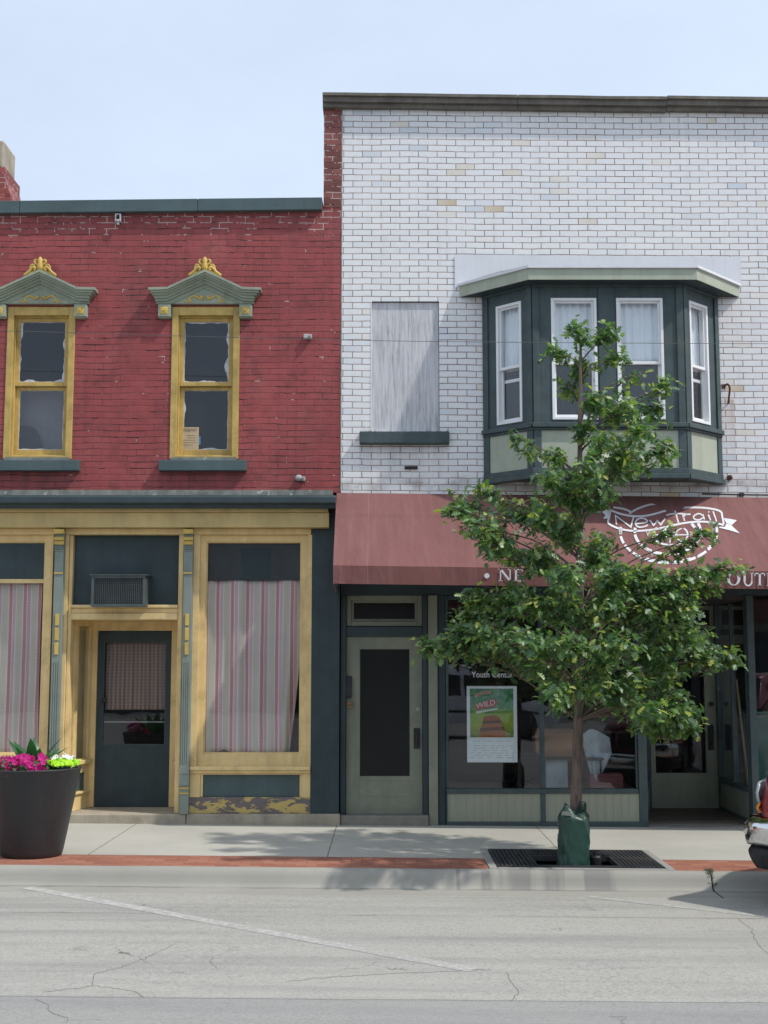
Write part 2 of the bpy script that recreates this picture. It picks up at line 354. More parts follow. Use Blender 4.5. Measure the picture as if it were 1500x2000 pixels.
def brick_red(name, c, mortar_vis=.5, bare=None):
    t = NT(name)
    sp = t.n('ShaderNodeSeparateXYZ', None, Vector=t.co); x, z = sp.outputs[0], sp.outputs[2]
    wob = t.math('MULTIPLY', t.math('SUBTRACT', t.noise(1.1, 3), .5), .06)
    wob2 = t.math('MULTIPLY', t.math('SUBTRACT', t.noise(9, 3), .5), .016)
    u = t.math('ADD', x, t.math('MULTIPLY', sp.outputs[1], 1.0))
    v = t.n('ShaderNodeCombineXYZ', None, X=t.math('ADD', u, wob2), Y=t.math('ADD', z, t.math('ADD', wob, wob2))).outputs[0]
    b = t.n('ShaderNodeTexBrick', {'offset': .5}, Vector=v, Color1=(0,0,0), Color2=(1,1,1), Mortar=(.5,.5,.5), Scale=1.0, Mortar_Size=.0072, Mortar_Smooth=.45, Bias=0.0, Brick_Width=.205, Row_Height=.0735)
    rv, mort = b.outputs[0], b.outputs[1]
    big = t.noise(.9, 5, .6); mid = t.noise(5, 5, .6)
    col = t.mix(t.ramp(big, [(.3, 0.), (.7, 1.)]), sc3(c, .76), sc3(c, 1.20))
    fade = t.noise(1.7, 6, .65, vec=t.n('ShaderNodeMapping', None, Vector=t.co, Location=(4, 1, 9)).outputs[0])
    col = t.mix(t.math('MULTIPLY', t.ramp(fade, [(.50, 0.), (.70, 1.)]), .40), col, (c[0]*1.15, c[1]*1.9, c[2]*1.7))
    col = t.mix(t.math('MULTIPLY', rv, .35), col, sc3(c, .75))
    if bare: col = t.mix(t.ramp(rv, [(.3, 0.), (.9, 1.)]), bare, sc3(bare, 1.7))
    col = t.mix(t.math('MULTIPLY', t.ramp(mid, [(.50, 0.), (.72, 1.)]), .5), col, (.11,.035,.035))
    sm = t.noise(1, 5, .65, sc=(2.2, 2.2, 3.4)); col = t.mix(t.math('MULTIPLY', t.ramp(sm, [(.56, 0.), (.74, 1.)]), .5), col, (.12,.035,.035))
    st = t.noise(1.0, 5, .65, sc=(7, 7, .6))
    col = t.mix(t.math('MULTIPLY', t.ramp(st, [(.5, 0.), (.8, 1.)]), .4), col, (.13,.045,.04))
    # mortar joints: most painted over, some open and dark, some with bare pale lime showing
    hz = t.math('FRACT', t.math('DIVIDE', t.math('ADD', z, t.math('ADD', wob, wob2)), .0735))
    hj = t.math('GREATER_THAN', t.math('ABSOLUTE', t.math('SUBTRACT', hz, .5)), .40)
    jw = t.math('ADD', t.math('MULTIPLY', hj, .62), .38)
    open_ = t.ramp(t.noise(2.3, 5, .65), [(.36, .25), (.60, 1.)])
    col = t.mix(t.math('MULTIPLY', t.math('MULTIPLY', mort, jw), t.math('MULTIPLY', open_, mortar_vis+.3)), col, (.045,.022,.022))
    col = t.mix(t.math('MULTIPLY', t.math('MULTIPLY', mort, t.math('SUBTRACT', 1.0, open_)), .35), col, sc3(c, 1.5))
    if not bare:
        for (a_, c_, zz_) in ((309, 481, 921), (-14, 158, 921)):
            col = t.mix(t.math('MULTIPLY', t.run(x, z, X(a_), X(c_), Z(zz_, 400), .45), .55), col, (.07,.03,.03))
        col = t.mix(t.math('MULTIPLY', t.run(x, z, -9, XJ_, Z(408), .5), .45), col, (.10,.04,.04))
    gap = t.math('GREATER_THAN', t.noise(1, 5, .7, sc=(2.2, 2.2, 8)), .575)
    col = t.mix(t.math('MULTIPLY', t.math('MULTIPLY', gap, hj), t.math('MULTIPLY', mort, .95)), col, (.018,.010,.010))
    hi = t.ramp(z, [(0, 0.), (1, 1.)])
    top = t.math('MULTIPLY', t.math('MINIMUM', t.math('MAXIMUM', t.math('MULTIPLY', t.math('SUBTRACT', z, Z(480)), 3.5), 0.), 1.), .15)
    pale = t.math('GREATER_THAN', t.math('ADD', t.noise(5.5, 4, .7, vec=t.n('ShaderNodeMapping', None, Vector=t.co, Location=(7, 2, 5)).outputs[0]), top), .640)
    col = t.mix(t.math('MULTIPLY', pale, t.math('MULTIPLY', mort, .75)), col, (.58,.46,.43))
    ch = t.math('GREATER_THAN', t.noise(14, 5, .75), .735)
    col = t.mix(t.math('MULTIPLY', ch, .7), col, (.55,.42,.40))
    h = t.math('ADD', t.math('SUBTRACT', 1.0, mort), t.math('ADD', t.math('MULTIPLY', rv, .4), t.math('MULTIPLY', mid, .5)))
    nm = t.bump(h, .7, .009); nm = t.bump(t.noise(45, 4), .25, .004, nm)
    return t.pbr(col, .62, 0, nm, .35)
M['brick_red'] = brick_red('red_painted_brick', (.335, .072, .072))
M['brick_bare'] = brick_red('bare_red_brick', (.25, .07, .055), .35, (.16, .055, .045))
M['brick_chim'] = brick_red('chimney_brick', (.33, .09, .07), .4, (.24, .06, .05))

def plywood():
    t = NT('weathered_plywood')
    g = t.noise(1.0, 7, .72, sc=(34, 34, 2.2), dist=.4)
    g2 = t.noise(1.0, 6, .7, sc=(90, 90, 5))
    big = t.noise(2.0, 3)
    col = t.ramp(g, [(.30, (.25,.24,.245)), (.42, (.45,.45,.46)), (.54, (.60,.60,.62)), (.72, (.68,.67,.67))])
    col = t.mix(t.math('MULTIPLY', t.ramp(g2, [(.5, 0.), (.75, 1.)]), .45), col, (.25,.23,.24))
    col = t.mix(t.math('MULTIPLY', t.ramp(big, [(.4, 0.), (.65, 1.)]), .4), col, (.62,.62,.66))
    return t.pbr(col, .85, 0, t.bump(g, .35, .004), .2)
M['plywood'] = plywood()
def boards(name, c):
    t = NT(name); sp = t.n('ShaderNodeSeparateXYZ', None, Vector=t.co)
    u = t.math('FRACT', t.math('DIVIDE', sp.outputs[0], .092)); ln = t.math('LESS_THAN', u, .055)
    st = t.noise(1, 6, .7, sc=(30, 30, 2)); n = t.noise(3, 4)
    col = t.mix(st, sc3(c, .75), sc3(c, 1.2)); col = t.mix(t.math('MULTIPLY', n, .4), col, sc3(c, .8))
    col = t.mix(t.math('MULTIPLY', ln, .45), col, sc3(c, .35))
    return t.pbr(col, .7, 0, t.bump(t.math('SUBTRACT', 1.0, ln), .4, .004), .3)
M['boards'] = boards('olive_bead_board', (.33, .345, .27))
def peeling():
    t = NT('peeling_yellow_board')
    n = t.noise(3.4, 7, .62, sc=(1, 1, 2.4), dist=.5)
    f = t.ramp(n, [(.515, 0.), (.53, 1.)])
    wood = t.mix(t.noise(1, 6, .7, sc=(4, 40, 40)), (.10,.085,.085), (.25,.21,.20))
    col = t.mix(f, wood, (.55,.41,.15))
    return t.pbr(col, .75, 0, t.bump(f, .5, .004), .3)
M['peeling'] = peeling()

def canvas():
    t = NT('maroon_awning_canvas')
    w = t.noise(1, 2, .5, sc=(260, 260, 260)); n = t.noise(1.1, 5, .6); st = t.noise(1, 5, .65, sc=(9, .8, .8))
    c = (.207, .089, .082)
    col = t.mix(t.ramp(n, [(.3, 0.), (.7, 1.)]), sc3(c, .88), sc3(c, 1.1))
    col = t.mix(t.math('MULTIPLY', t.ramp(st, [(.46, 0.), (.72, 1.)]), .5), col, (.27,.135,.125))
    dk = t.noise(1, 5, .7, sc=(5, .6, .6)); col = t.mix(t.math('MULTIPLY', t.ramp(dk, [(.54, 0.), (.78, 1.)]), .22), col, (.14,.06,.056))
    col = t.mix(.12, col, t.mix(w, (.2,.2,.2), (.8,.8,.8)), 'OVERLAY')
    sp = t.n('ShaderNodeSeparateXYZ', None, Vector=t.co)
    seam = t.math('LESS_THAN', t.math('FRACT', t.math('DIVIDE', t.math('ADD', sp.outputs[0], .18), 1.15)), .006)
    col = t.mix(t.math('MULTIPLY', seam, .5), col, (.33,.17,.17))
    nm = t.bump(t.noise(2.0, 4, .5, sc=(2.2, .8, .8)), .6, .06); nm = t.bump(w, .1, .002, nm)
    return t.pbr(col, .85, 0, nm, .2, Sheen_Weight=.15)
M['canvas'] = canvas()

def asphalt():
    t = NT('aged_light_asphalt')
    sp = t.n('ShaderNodeSeparateXYZ', None, Vector=t.co); y = sp.outputs[1]
    gr = t.noise(130, 3, .7); gr2 = t.noise(45, 4, .7); big = t.noise(.5, 5, .6); trk = t.noise(1, 5, .6, sc=(.22, 2.6, 1))
    col = t.mix(t.ramp(gr, [(.3, 0.), (.7, 1.)]), (.275,.263,.234), (.47,.455,.41))
    col = t.mix(t.math('MULTIPLY', t.ramp(gr2, [(.54, 0.), (.66, 1.)]), .55), col, (.52,.505,.465))
    col = t.mix(t.math('MULTIPLY', t.ramp(gr2, [(.34, 1.), (.45, 0.)]), .55), col, (.14,.138,.13))
    pb = t.noise(14, 5, .7); col = t.mix(t.math('MULTIPLY', t.ramp(pb, [(.54, 0.), (.66, 1.)]), .35), col, (.20,.196,.185))
    oil = t.noise(2.6, 4, .55); col = t.mix(t.math('MULTIPLY', t.ramp(oil, [(.66, 0.), (.74, 1.)]), .45), col, (.12,.118,.113))
    col = t.mix(t.math('MULTIPLY', t.ramp(big, [(.35, 0.), (.65, 1.)]), .35), col, (.44,.425,.375))
    col = t.mix(t.math('MULTIPLY', t.ramp(trk, [(.46, 0.), (.66, 1.)]), .45), col, (.20,.198,.196))
    # an older, darker lane strip beyond a long seam, with its own ragged edge
    e = t.math('ADD', y, t.math('MULTIPLY', t.math('SUBTRACT', t.noise(1.6, 4), .5), .06))
    edge = ground(700, 1952).y
    lane = t.math('LESS_THAN', e, edge)
    col = t.mix(t.math('MULTIPLY', lane, .40), col, (.22,.222,.228))
    seam = t.math('LESS_THAN', t.math('ABSOLUTE', t.math('SUBTRACT', e, edge)), .012)
    e2 = t.math('ADD', y, t.math('MULTIPLY', t.math('SUBTRACT', t.noise(.7, 5), .5), .10))
    seam2 = t.math('MULTIPLY', t.math('LESS_THAN', t.math('ABSOLUTE', t.math('SUBTRACT', e2, ground(1000, 1790).y)), .009), t.math('GREATER_THAN', t.noise(.6, 2), .46))
    # wandering cracks
    dv = t.n('ShaderNodeMixRGB', {'blend_type': 'ADD'}, Fac=.55, Color1=t.co, Color2=t.noise(2.2, 6, .65, out=1)).outputs[0]
    vo = t.n('ShaderNodeTexVoronoi', {'feature': 'DISTANCE_TO_EDGE'}, Vector=dv, Scale=.42).outputs[0]
    wd = t.math('MULTIPLY', t.ramp(t.noise(1.1, 4), [(.56, 0.), (.70, 1.)]), .004)
    cr = t.math('LESS_THAN', vo, wd)
    cr = t.math('MAXIMUM', cr, t.math('MAXIMUM', t.math('MULTIPLY', seam, .45), t.math('MULTIPLY', seam2, .6)))
    col = t.mix(t.math('MULTIPLY', cr, .75), col, (.055,.052,.05))
    h = t.math('SUBTRACT', t.math('ADD', gr, gr2), t.math('MULTIPLY', cr, 1.5))
    return t.pbr(col, .9, 0, t.bump(h, .5, .008), .3)
M['asphalt'] = asphalt()
def concrete(name, c, joint=None, stain=None, off=0.0):
    t = NT(name); sp = t.n('ShaderNodeSeparateXYZ', None, Vector=t.co)
    g = t.noise(110, 4, .7); big = t.noise(1.0, 6, .65); br = t.noise(1, 3, .6, sc=(2.5, 60, 1))
    col = t.mix(g, sc3(c, .82), sc3(c, 1.12))
    col = t.mix(t.math('MULTIPLY', t.ramp(big, [(.35, 0.), (.65, 1.)]), .6), col, sc3(c, .74))
    col = t.mix(t.math('MULTIPLY', br, .12), col, sc3(c, .7))
    sp_n = t.noise(9, 6, .75)
    col = t.mix(t.math('MULTIPLY', t.ramp(sp_n, [(.66, 0.), (.72, 1.)]), .4), col, sc3(c, .5))
    h = t.math('MULTIPLY', g, .5)
    if stain:
        x = sp.outputs[0]; y = sp.outputs[1]
        inx = t.math('MULTIPLY', t.math('GREATER_THAN', x, stain[0]), t.math('LESS_THAN', x, stain[1]))
        iny = t.math('MULTIPLY', t.math('LESS_THAN', y, -2.98), t.math('GREATER_THAN', y, -3.22))
        sn = t.ramp(t.noise(1, 4, .6, sc=(4.5, .35, .35)), [(.44, 0.), (.54, 1.)])
        col = t.mix(t.math('MULTIPLY', t.math('MULTIPLY', inx, iny), t.math('MULTIPLY', sn, .48)), col, (.13,.13,.135))
    if stain:
        gd = t.math('MULTIPLY', t.math('LESS_THAN', y, t.math('ADD', -3.175, t.math('MULTIPLY', t.math('SUBTRACT', t.noise(3, 4), .5), .03))), t.math('GREATER_THAN', y, t.math('ADD', -3.235, t.math('MULTIPLY', t.math('SUBTRACT', t.noise(4.3, 5), .5), .09))))
        col = t.mix(t.math('MULTIPLY', gd, t.ramp(t.noise(2.1, 5), [(.35, .1), (.65, .6)])), col, (.14,.135,.12))
    if joint:
        u = t.math('FRACT', t.math('DIVIDE', t.math('ADD', sp.outputs[0], t.math('ADD', joint[1], t.math('MULTIPLY', t.math('SUBTRACT', t.noise(5, 3), .5), .02))), joint[0]))
        ln = t.math('LESS_THAN', u, .012/joint[0])
        col = t.mix(t.math('MULTIPLY', ln, .7), col, (.08,.078,.07)); h = t.math('SUBTRACT', h, ln)
    return t.pbr(col, .88, 0, t.bump(h, .4, .006), .3)
M['sidewalk'] = concrete('sidewalk_concrete', (.50,.485,.425), (2.235, 2.77))
M['kerb'] = concrete('kerb_concrete', (.365,.352,.31), (7.3, -ground(1356, 1715).x+14.6), (ground(885, 1715).x, ground(1195, 1715).x))
M['border'] = concrete('grate_border_concrete', (.36,.355,.33))
def pavers():
    t = NT('red_brick_pavers')
    v = t.n('ShaderNodeMapping', None, Vector=t.co).outputs[0]
    b = t.n('ShaderNodeTexBrick', {'offset': .5}, Vector=v, Color1=(0,0,0), Color2=(1,1,1), Mortar=(.5,.5,.5), Scale=1.0, Mortar_Size=.004, Mortar_Smooth=.2, Bias=0.0, Brick_Width=.2, Row_Height=.1)
    col = t.ramp(b.outputs[0], [(0, (.28,.10,.068)), (.5, (.35,.135,.085)), (1, (.42,.18,.115))])
    n = t.noise(4, 6, .7); col = t.mix(t.math('MULTIPLY', n, .5), col, (.31,.16,.115))
    col = t.mix(t.math('MULTIPLY', b.outputs[1], .8), col, (.15,.11,.09))
    return t.pbr(col, .85, 0, t.bump(t.math('SUBTRACT', 1.0, b.outputs[1]), .5, .006), .25)
M['pavers'] = pavers()
def roadpaint():
    t = NT('worn_road_paint')
    n = t.noise(24, 6, .75); w = t.noise(1.3, 3)
    f = t.math('ADD', t.ramp(n, [(.43, 0.), (.62, .85)]), t.math('SUBTRACT', t.math('MULTIPLY', t.math('SUBTRACT', w, .5), .9), t.math('MINIMUM', t.math('MAXIMUM', t.math('MULTIPLY', t.math('ADD', t.n('ShaderNodeSeparateXYZ', None, Vector=t.co).outputs[0], 1.6), .16), 0.0), .20)))
    g = t.noise(130, 3, .7)
    col = t.mix(t.n('ShaderNodeClamp', None, Value=f).outputs[0], t.mix(g, (.28,.272,.25), (.44,.43,.39)), (.56,.555,.53))
    return t.pbr(col, .85, 0, t.bump(g, .4, .006), .3)
M['roadpaint'] = roadpaint()
def earth():
    t = NT('far_ground'); col = t.mix(t.noise(.2, 5), (.12,.12,.10), (.2,.19,.16)); return t.pbr(col, .95)
M['earth'] = earth()

def bark():
    t = NT('young_oak_bark')
    n = t.noise(1, 6, .7, sc=(45, 45, 7), dist=.5); b = t.noise(4, 4)
    col = t.ramp(n, [(.3, (.075,.055,.045)), (.55, (.19,.145,.12)), (.8, (.29,.235,.20))])
    col = t.mix(t.math('MULTIPLY', b, .3), col, (.14,.12,.10))
    return t.pbr(col, .9, 0, t.bump(n, .8, .012), .2)
M['bark'] = bark()
def leaf(name, stops, tr, rough=.33, spec=.5):
    t = NT(name)
    gi = t.n('ShaderNodeNewGeometry'); r = gi.outputs['Random Per Island']
    col = t.ramp(r, stops); col = t.mix(t.math('MULTIPLY', t.noise(25, 3), .3), col, sc3(stops[0][1], .7))
    p = t.n('ShaderNodeBsdfPrincipled', None, Base_Color=col, Roughness=rough); p.inputs['Specular IOR Level'].default_value = spec
    tl = t.n('ShaderNodeBsdfTranslucent', None, Color=t.mix(1.0, col, tr, 'MULTIPLY')).outputs[0]
    return t.out(t.n('ShaderNodeAddShader', None, i_0=p.outputs[0], i_1=tl).outputs[0])
M['leaf'] = leaf('oak_leaves', [(0, (.031,.071,.032)), (.38, (.052,.112,.043)), (.70, (.090,.170,.055)), (.90, (.165,.25,.066)), (1.0, (.30,.32,.07))], (.95,1.0,.4), .44, .55)
M['canna'] = leaf('canna_leaf', [(0, (.02,.07,.03)), (1, (.04,.12,.05))], (.5,.8,.3), .4)
M['crack'] = NT('crack_filler').pbr((.20,.196,.18), .95)
M['weed'] = leaf('dry_weeds', [(0, (.05,.07,.03)), (1, (.13,.11,.06))], (.5,.6,.3), .6)
M['petunia_leaf'] = leaf('petunia_foliage', [(0, (.04,.10,.03)), (1, (.09,.19,.06))], (.5,.8,.3), .5)
M['lime'] = leaf('lime_foliage', [(0, (.27,.46,.015)), (1, (.42,.58,.03))], (.6,.8,.1), .5)
M['magenta'] = leaf('magenta_petals', [(0, (.34,.015,.15)), (.6, (.52,.03,.24)), (1, (.70,.12,.38))], (.6,.2,.4), .6, .2)
M['white_petal'] = leaf('white_petals', [(0, (.72,.72,.74)), (1, (.82,.80,.82))], (.4,.4,.4), .6, .2)
M['soil'] = paint('potting_soil', (.03, .022, .016), .95, .4, 20, 0, bump=.8)

def pot():
    t = NT('charcoal_planter_resin'); n = t.noise(5, 5, .6); f = t.noise(120, 3)
    col = t.mix(n, (.016,.0175,.020), (.034,.036,.039))
    d = t.noise(1, 5, .7, sc=(10, 10, 1)); col = t.mix(t.math('MULTIPLY', t.ramp(d, [(.55, 0.), (.75, 1.)]), .3), col, (.07,.068,.065))
    return t.pbr(col, .48, 0, t.bump(f, .12, .003), .5)
M['pot'] = pot()
def bagm():
    t = NT('dark_green_vinyl'); n = t.noise(6, 5, .6)
    return t.pbr(t.mix(n, (.010,.038,.028), (.022,.070,.050)), .34, 0, t.bump(t.noise(10, 4, .6), .35, .02), .5)
M['bag'] = bagm()
def carpaint():
    t = NT('dark_red_car_paint'); n = t.noise(3, 4)
    return t.pbr(t.mix(n, (.20,.010,.020), (.25,.014,.026)), .35, .15, None, .5, Coat_Weight=1.0, Coat_Roughness=.05)
M['car'] = carpaint()
M['chrome'] = NT('chrome').pbr((.72,.72,.73), .10, 1.0)
M['tyre'] = paint('tyre_rubber', (.018,.018,.019), .85, .2, 12, .1, bump=.3)
M['car_black'] = paint('textured_black_plastic', (.02,.02,.022), .6, .15, 10, .1)
M['lens'] = NT('clear_lamp_lens').pbr((.42,.44,.45), .10, .1, None, .6)
M['amber'] = NT('amber_lens').pbr((.75,.24,.02), .18, 0, None, .6)
M['red_lens'] = NT('red_lens').pbr((.45,.02,.02), .2, 0, None, .6)
M['car_glass'] = NT('tinted_car_glass').pbr((.02,.025,.028), .05, 0, None, .6)
M['wire'] = NT('dark_cable').pbr((.10,.10,.10), .6)
def posterart():
    t = NT('printed_green_artwork'); sp = t.n('ShaderNodeSeparateXYZ', None, Vector=t.co)
    x0, x1, z0, z1 = R(917, 1344, 1003, 1440, .19)
    v = t.math('DIVIDE', t.math('SUBTRACT', sp.outputs[2], z0), z1-z0)
    v = t.math('ADD', v, t.math('MULTIPLY', t.math('SUBTRACT', t.noise(9, 4), .5), .35))
    col = t.ramp(v, [(0, (.13,.16,.04)), (.30, (.25,.34,.04)), (.48, (.26,.38,.05)), (.60, (.05,.22,.08)), (.85, (.03,.17,.09)), (1, (.10,.26,.16))])
    lf = t.noise(22, 4, .6); col = t.mix(t.math('MULTIPLY', t.ramp(lf, [(.5, 0.), (.65, 1.)]), .4), col, (.38,.46,.08))
    return t.pbr(col, .5, 0, None, .4)
M['posterart'] = posterart()
M['print_red'] = NT('print_red').pbr((.42,.03,.035), .5)
M['print_orange'] = NT('print_orange').pbr((.30,.095,.025), .5)
M['print_brown'] = NT('print_brown').pbr((.10,.035,.015), .5)
M['print_pink'] = NT('print_pink').pbr((.50,.30,.25), .5)
M['print_pale'] = NT('print_pale').pbr((.62,.66,.62), .5)
M['print_grey'] = NT('print_grey').pbr((.45,.50,.54), .5)
# ================================================================== red brick building
XL, XJ = -7.6, X(665, 950)
ZB = Z(1590, 300, -.05)                      # top of the stone base / entry step
red = thing('red_brick_building', ((XL+XJ)/2, 0, .15), 'two-storey red painted brick building with yellow trim and a shuttered storefront', 'building')
zc0, ztop = Z(962), Z(402)
def win_hole(dx): x0, x1, z0, z1 = R(334, 600, 467, 897, 0); return (x0+dx, x1+dx, z0, z1)
DXW = -(X(400, 750)-X(77, 750))
MB().wall(XL, XJ, zc0, ztop, 0, .3, [win_hole(0), win_hole(DXW)]).build('upper_wall', M['brick_red'], red)
b = MB(); zf = Z(975)
b.box(XL, XL+.25, .3, 9, .1, ztop-.1); b.box(XJ-.25, XJ-.02, .3, 9, .1, ztop-.1); b.box(XL+.25, XJ-.25, 8.7, 9, .1, ztop-.1)
b.build('party_walls', M['brick_bare'], red)
MB().box(XL+.25, XJ-.25, .3, 8.7, ztop-.55, ztop-.4).build('roof', M['plaster'], red)
MB().box(XL+.25, XJ-.25, .3, 8.7, zf-.05, zf+.15).build('upper_floor', M['floor'], red)
MB().box(XL+.25, XJ-.25, 3.2, 3.3, zf+.15, ztop-.55).build('rear_partition', M['plaster'], red)
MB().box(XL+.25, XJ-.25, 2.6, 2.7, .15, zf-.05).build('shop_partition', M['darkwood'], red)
# parapet coping
b = MB(); za0, za1 = Z(392, 0, -.08), Z(385, 629, -.08); h = Z(385,300,-.08)-Z(409,300,-.08)
xr = X(629, 395, -.08); xs = [XL, -4.3, -2.2, xr]
for i in range(3):
    f = lambda x: za0 + (za1-za0)*(x-X(0,390,-.08))/(xr-X(0,390,-.08))
    a, c = xs[i]+.004, xs[i+1]
    b.add([(a,-.08,f(a)-h),(c,-.08,f(c)-h),(c,.36,f(c)-h),(a,.36,f(a)-h),(a,-.08,f(a)),(c,-.08,f(c)),(c,.36,f(c)+.03),(a,.36,f(a)+.03)],
          [(0,1,5,4),(1,2,6,5),(2,3,7,6),(3,0,4,7),(4,5,6,7),(3,2,1,0)])
b.build('coping', M['teal_metal'], red, bevel=.006)
# chimney at the back of the roof
CY = 2.5
b = MB(); x0, x1, z0, z1 = R(-40, 326, 30, 400, CY)
x1b = X(8, 360, CY)
b.prism([(x0, z0-.5), (X(21,380,CY), z0-.5), (X(21,385,CY), Z(385,10,CY)), (x1b, Z(345,10,CY)), (x1b, Z(326,10,CY)), (x0, Z(326,10,CY))], CY, CY+.75)
ch = b.build('chimney', M['brick_chim'], red)
MB().box(x0+.02, X(5,300,CY), CY+.04, CY+.62, Z(326,10,CY)+.002, Z(271,10,CY)).build('chimney_cap', M['stone'], ch, bevel=.03)

def tubeY(pts, r, y, n=6, b=None):
    b = b or MB(); b.tube([(p.x, p.y, p.z) for p in [pix(q[0], q[1], y) for q in pts]], r, n); return b
def smooth_path(pts, n=6):
    out = []
    for i in range(len(pts)-1):
        p0 = pts[max(i-1, 0)]; p1 = pts[i]; p2 = pts[i+1]; p3 = pts[min(i+2, len(pts)-1)]
        for k in range(n):
            t = k/n
            out.append(tuple(.5*((2*p1[j]) + (-p0[j]+p2[j])*t + (2*p0[j]-5*p1[j]+4*p2[j]-p3[j])*t*t + (-p0[j]+3*p1[j]-3*p2[j]+p3[j])*t**3) for j in range(len(p1))))
    out.append(pts[-1]); return out

def sash_window(dx, seed):
    r_ = random.Random(seed)
    x0, x1, z0, z1 = win_hole(dx)
    T = lambda b: b
    w = MB(); cw = .075
    w.frame(x0, x1, z0, z1, cw, -.015, .22, wb=.04, wt=.10)
    w.frame(x0+cw, x1-cw, z0+.04, z1-.10, .016, .035, .2)
    win = w.build('window', M['yellow_up'], red, bevel=.005)
    zm = Z(750, 400, .08)
    xi0, xi1 = x0+cw+.016, x1-cw-.016; zi0, zi1 = z0+.056, z1-.116
    MB().frame(xi0, xi1, zm-.028, zi1, .042, .065, .105, wb=.05).build('sash', M['yellow_up'], win, bevel=.004)
    b = MB().frame(xi0, xi1, zi0, zm-.03, .046, .108, .148, wb=.075, wt=.04); b.build('sash', M['yellow_up'], win, bevel=.004)
    MB().box(xi0+.042, xi1-.042, .086, .090, zm+.022, zi1-.042).build('pane', M['glass_old'], win)
    MB().box(xi0+.046, xi1-.046, .126, .130, zi0+.075, zm-.07).build('pane', M['glass_old' if seed == 1 else 'glass_mid'], win)
    # scraped paint left round the edges of the glass
    def residue(a0, a1, c0, c1, y, amt):
        b = MB(); n = 26
        per = []
        for s_ in range(4):
            for k in range(n):
                t = k/n
                p = [(a0+(a1-a0)*t, c0), (a1, c0+(c1-c0)*t), (a1-(a1-a0)*t, c1), (a0, c1-(c1-c0)*t)][s_]
                d = (.004 + amt[s_]*(max(0, mnoise.noise(Vector((p[0]*6+seed*3.1, p[1]*6, 1)))+.12)**1.4*2.0 + .35*max(0, mnoise.noise(Vector((p[0]*31, p[1]*31, seed))))) + r_.random()*.003)
                cx, cz = (a0+a1)/2, (c0+c1)/2
                q = (min(max(p[0], a0+d), a1-d), min(max(p[1], c0+d), c1-d)); per.append((p, q))
        m = len(per)
        for i in range(m):
            (p, q), (p2, q2) = per[i], per[(i+1) % m]
            b.add([(p[0],y,p[1]),(p2[0],y,p2[1]),(q2[0],y-.0005,q2[1]),(q[0],y-.0005,q[1])], [(0,1,2,3)])
        b.build('paint_residue', M['residue'], win)
    residue(xi0+.042, xi1-.042, zm+.022, zi1-.042, .084, (.045, .035, .016, .035))
    residue(xi0+.046, xi1-.046, zi0+.075, zm-.07, .124, (.012, .008, .002, .012))
    s0, s1, t0, t1 = R(309, 898, 481, 919, -.09)
    MB().box(s0+dx, s1+dx, -.09, .12, t0, t1).build('sill', M['teal_metal'], win, bevel=.008)
    MB().box(x0+.02, x1-.02, -.03, .06, t1+.001, z0+.02).build('sub_sill', M['flash'], win)
    # hood
    def P(px, py, y):
        q = pix(px, py, y); return (q.x+dx, q.z)
    def band(d0, d1, ins, yf, yb=0.0):
        top = [(289+ins,561),(326,560),(400,526),(473,560),(509.5-ins,561)]
        up = [P(a, c+d0, yf) for a, c in top]; lo = [P(a, c+d1, yf) for a, c in top]
        b = MB()
        for i in range(4):
            b.prism([lo[i], lo[i+1], up[i+1], up[i]], yf, yb)
        return b
    hood = band(0, 5, 0, -.17).build('window_hood', M['sage'], red, bevel=.003)
    bb = MB()
    for (d0, d1, ins, yf) in ((5.2, 10, 4, -.15), (10.2, 15, 8, -.125), (15.2, 21, 12, -.10), (21.2, 27, 14, -.075)):
        q = band(d0, d1, ins, yf); bb.add(q.v, q.f)
    bb.prism([P(304.7, 593, -.05), P(496, 593, -.05), P(496, 584, -.05), P(473, 584, -.05), P(400, 552, -.05), P(326, 584, -.05), P(304.7, 584, -.05)], -.05, 0)
    tri = [(334, 592), (400, 561), (466, 591)]
    for a, c in zip(tri[:-1], tri[1:]):
        p, q = P(*a, -.066), P(*c, -.066)
        bb.tube([(p[0], -.054, p[1]), (q[0], -.054, q[1])], .010, 6)
    bb.build('hood_moulding', M['sage'], hood)
    yo = -.075
    sc = MB()
    for sgn in (-1, 1):
        pts = smooth_path([(400+sgn*x_, y_) for x_, y_ in ((40, 585), (36, 589), (31, 587), (30, 582), (25, 577.5), (18, 578), (11, 582), (5, 583.5))])
        sc.tube([(P(a, c, yo)[0], -.052, P(a, c, yo)[1]) for a, c in pts], [.008+.006*(i/len(pts)) for i in range(len(pts))], 6)
        pts = smooth_path([(400+sgn*x_, y_) for x_, y_ in ((30, 583), (27, 588), (24, 587))])
        sc.tube([(P(a, c, yo)[0], -.052, P(a, c, yo)[1]) for a, c in pts], .008, 6)
        q = P(400+sgn*6.5, 580, yo); sc.ball((q[0], -.055, q[1]), .024, 6)
    sc.build('scroll_ornament', M['yellow_orn'], hood, smooth=True)
    cr = MB()
    yc = -.10
    def cp(a, c): q = P(a, c, yc); return (q[0], yc, q[1])
    for sgn in (-1, 1):
        cr.tube([cp(400+sgn*a, c) for a, c in smooth_path([(31, 538), (22, 531), (17, 525), (12, 522), (9, 525), (11, 529)])], [.019]*31, 6)
        cr.tube([cp(400+sgn*a, c) for a, c in smooth_path([(19, 527), (19, 521), (15, 517), (11, 519)])], .012, 6)
        cr.tube([cp(400+sgn*a, c) for a, c in smooth_path([(2, 524), (4, 518), (9, 515), (11, 510), (7, 507)])], .014, 6)
        cr.tube([cp(400+sgn*a, c) for a, c in smooth_path([(2, 528), (10, 530), (22, 535), (31, 539.5)])], .010, 6)
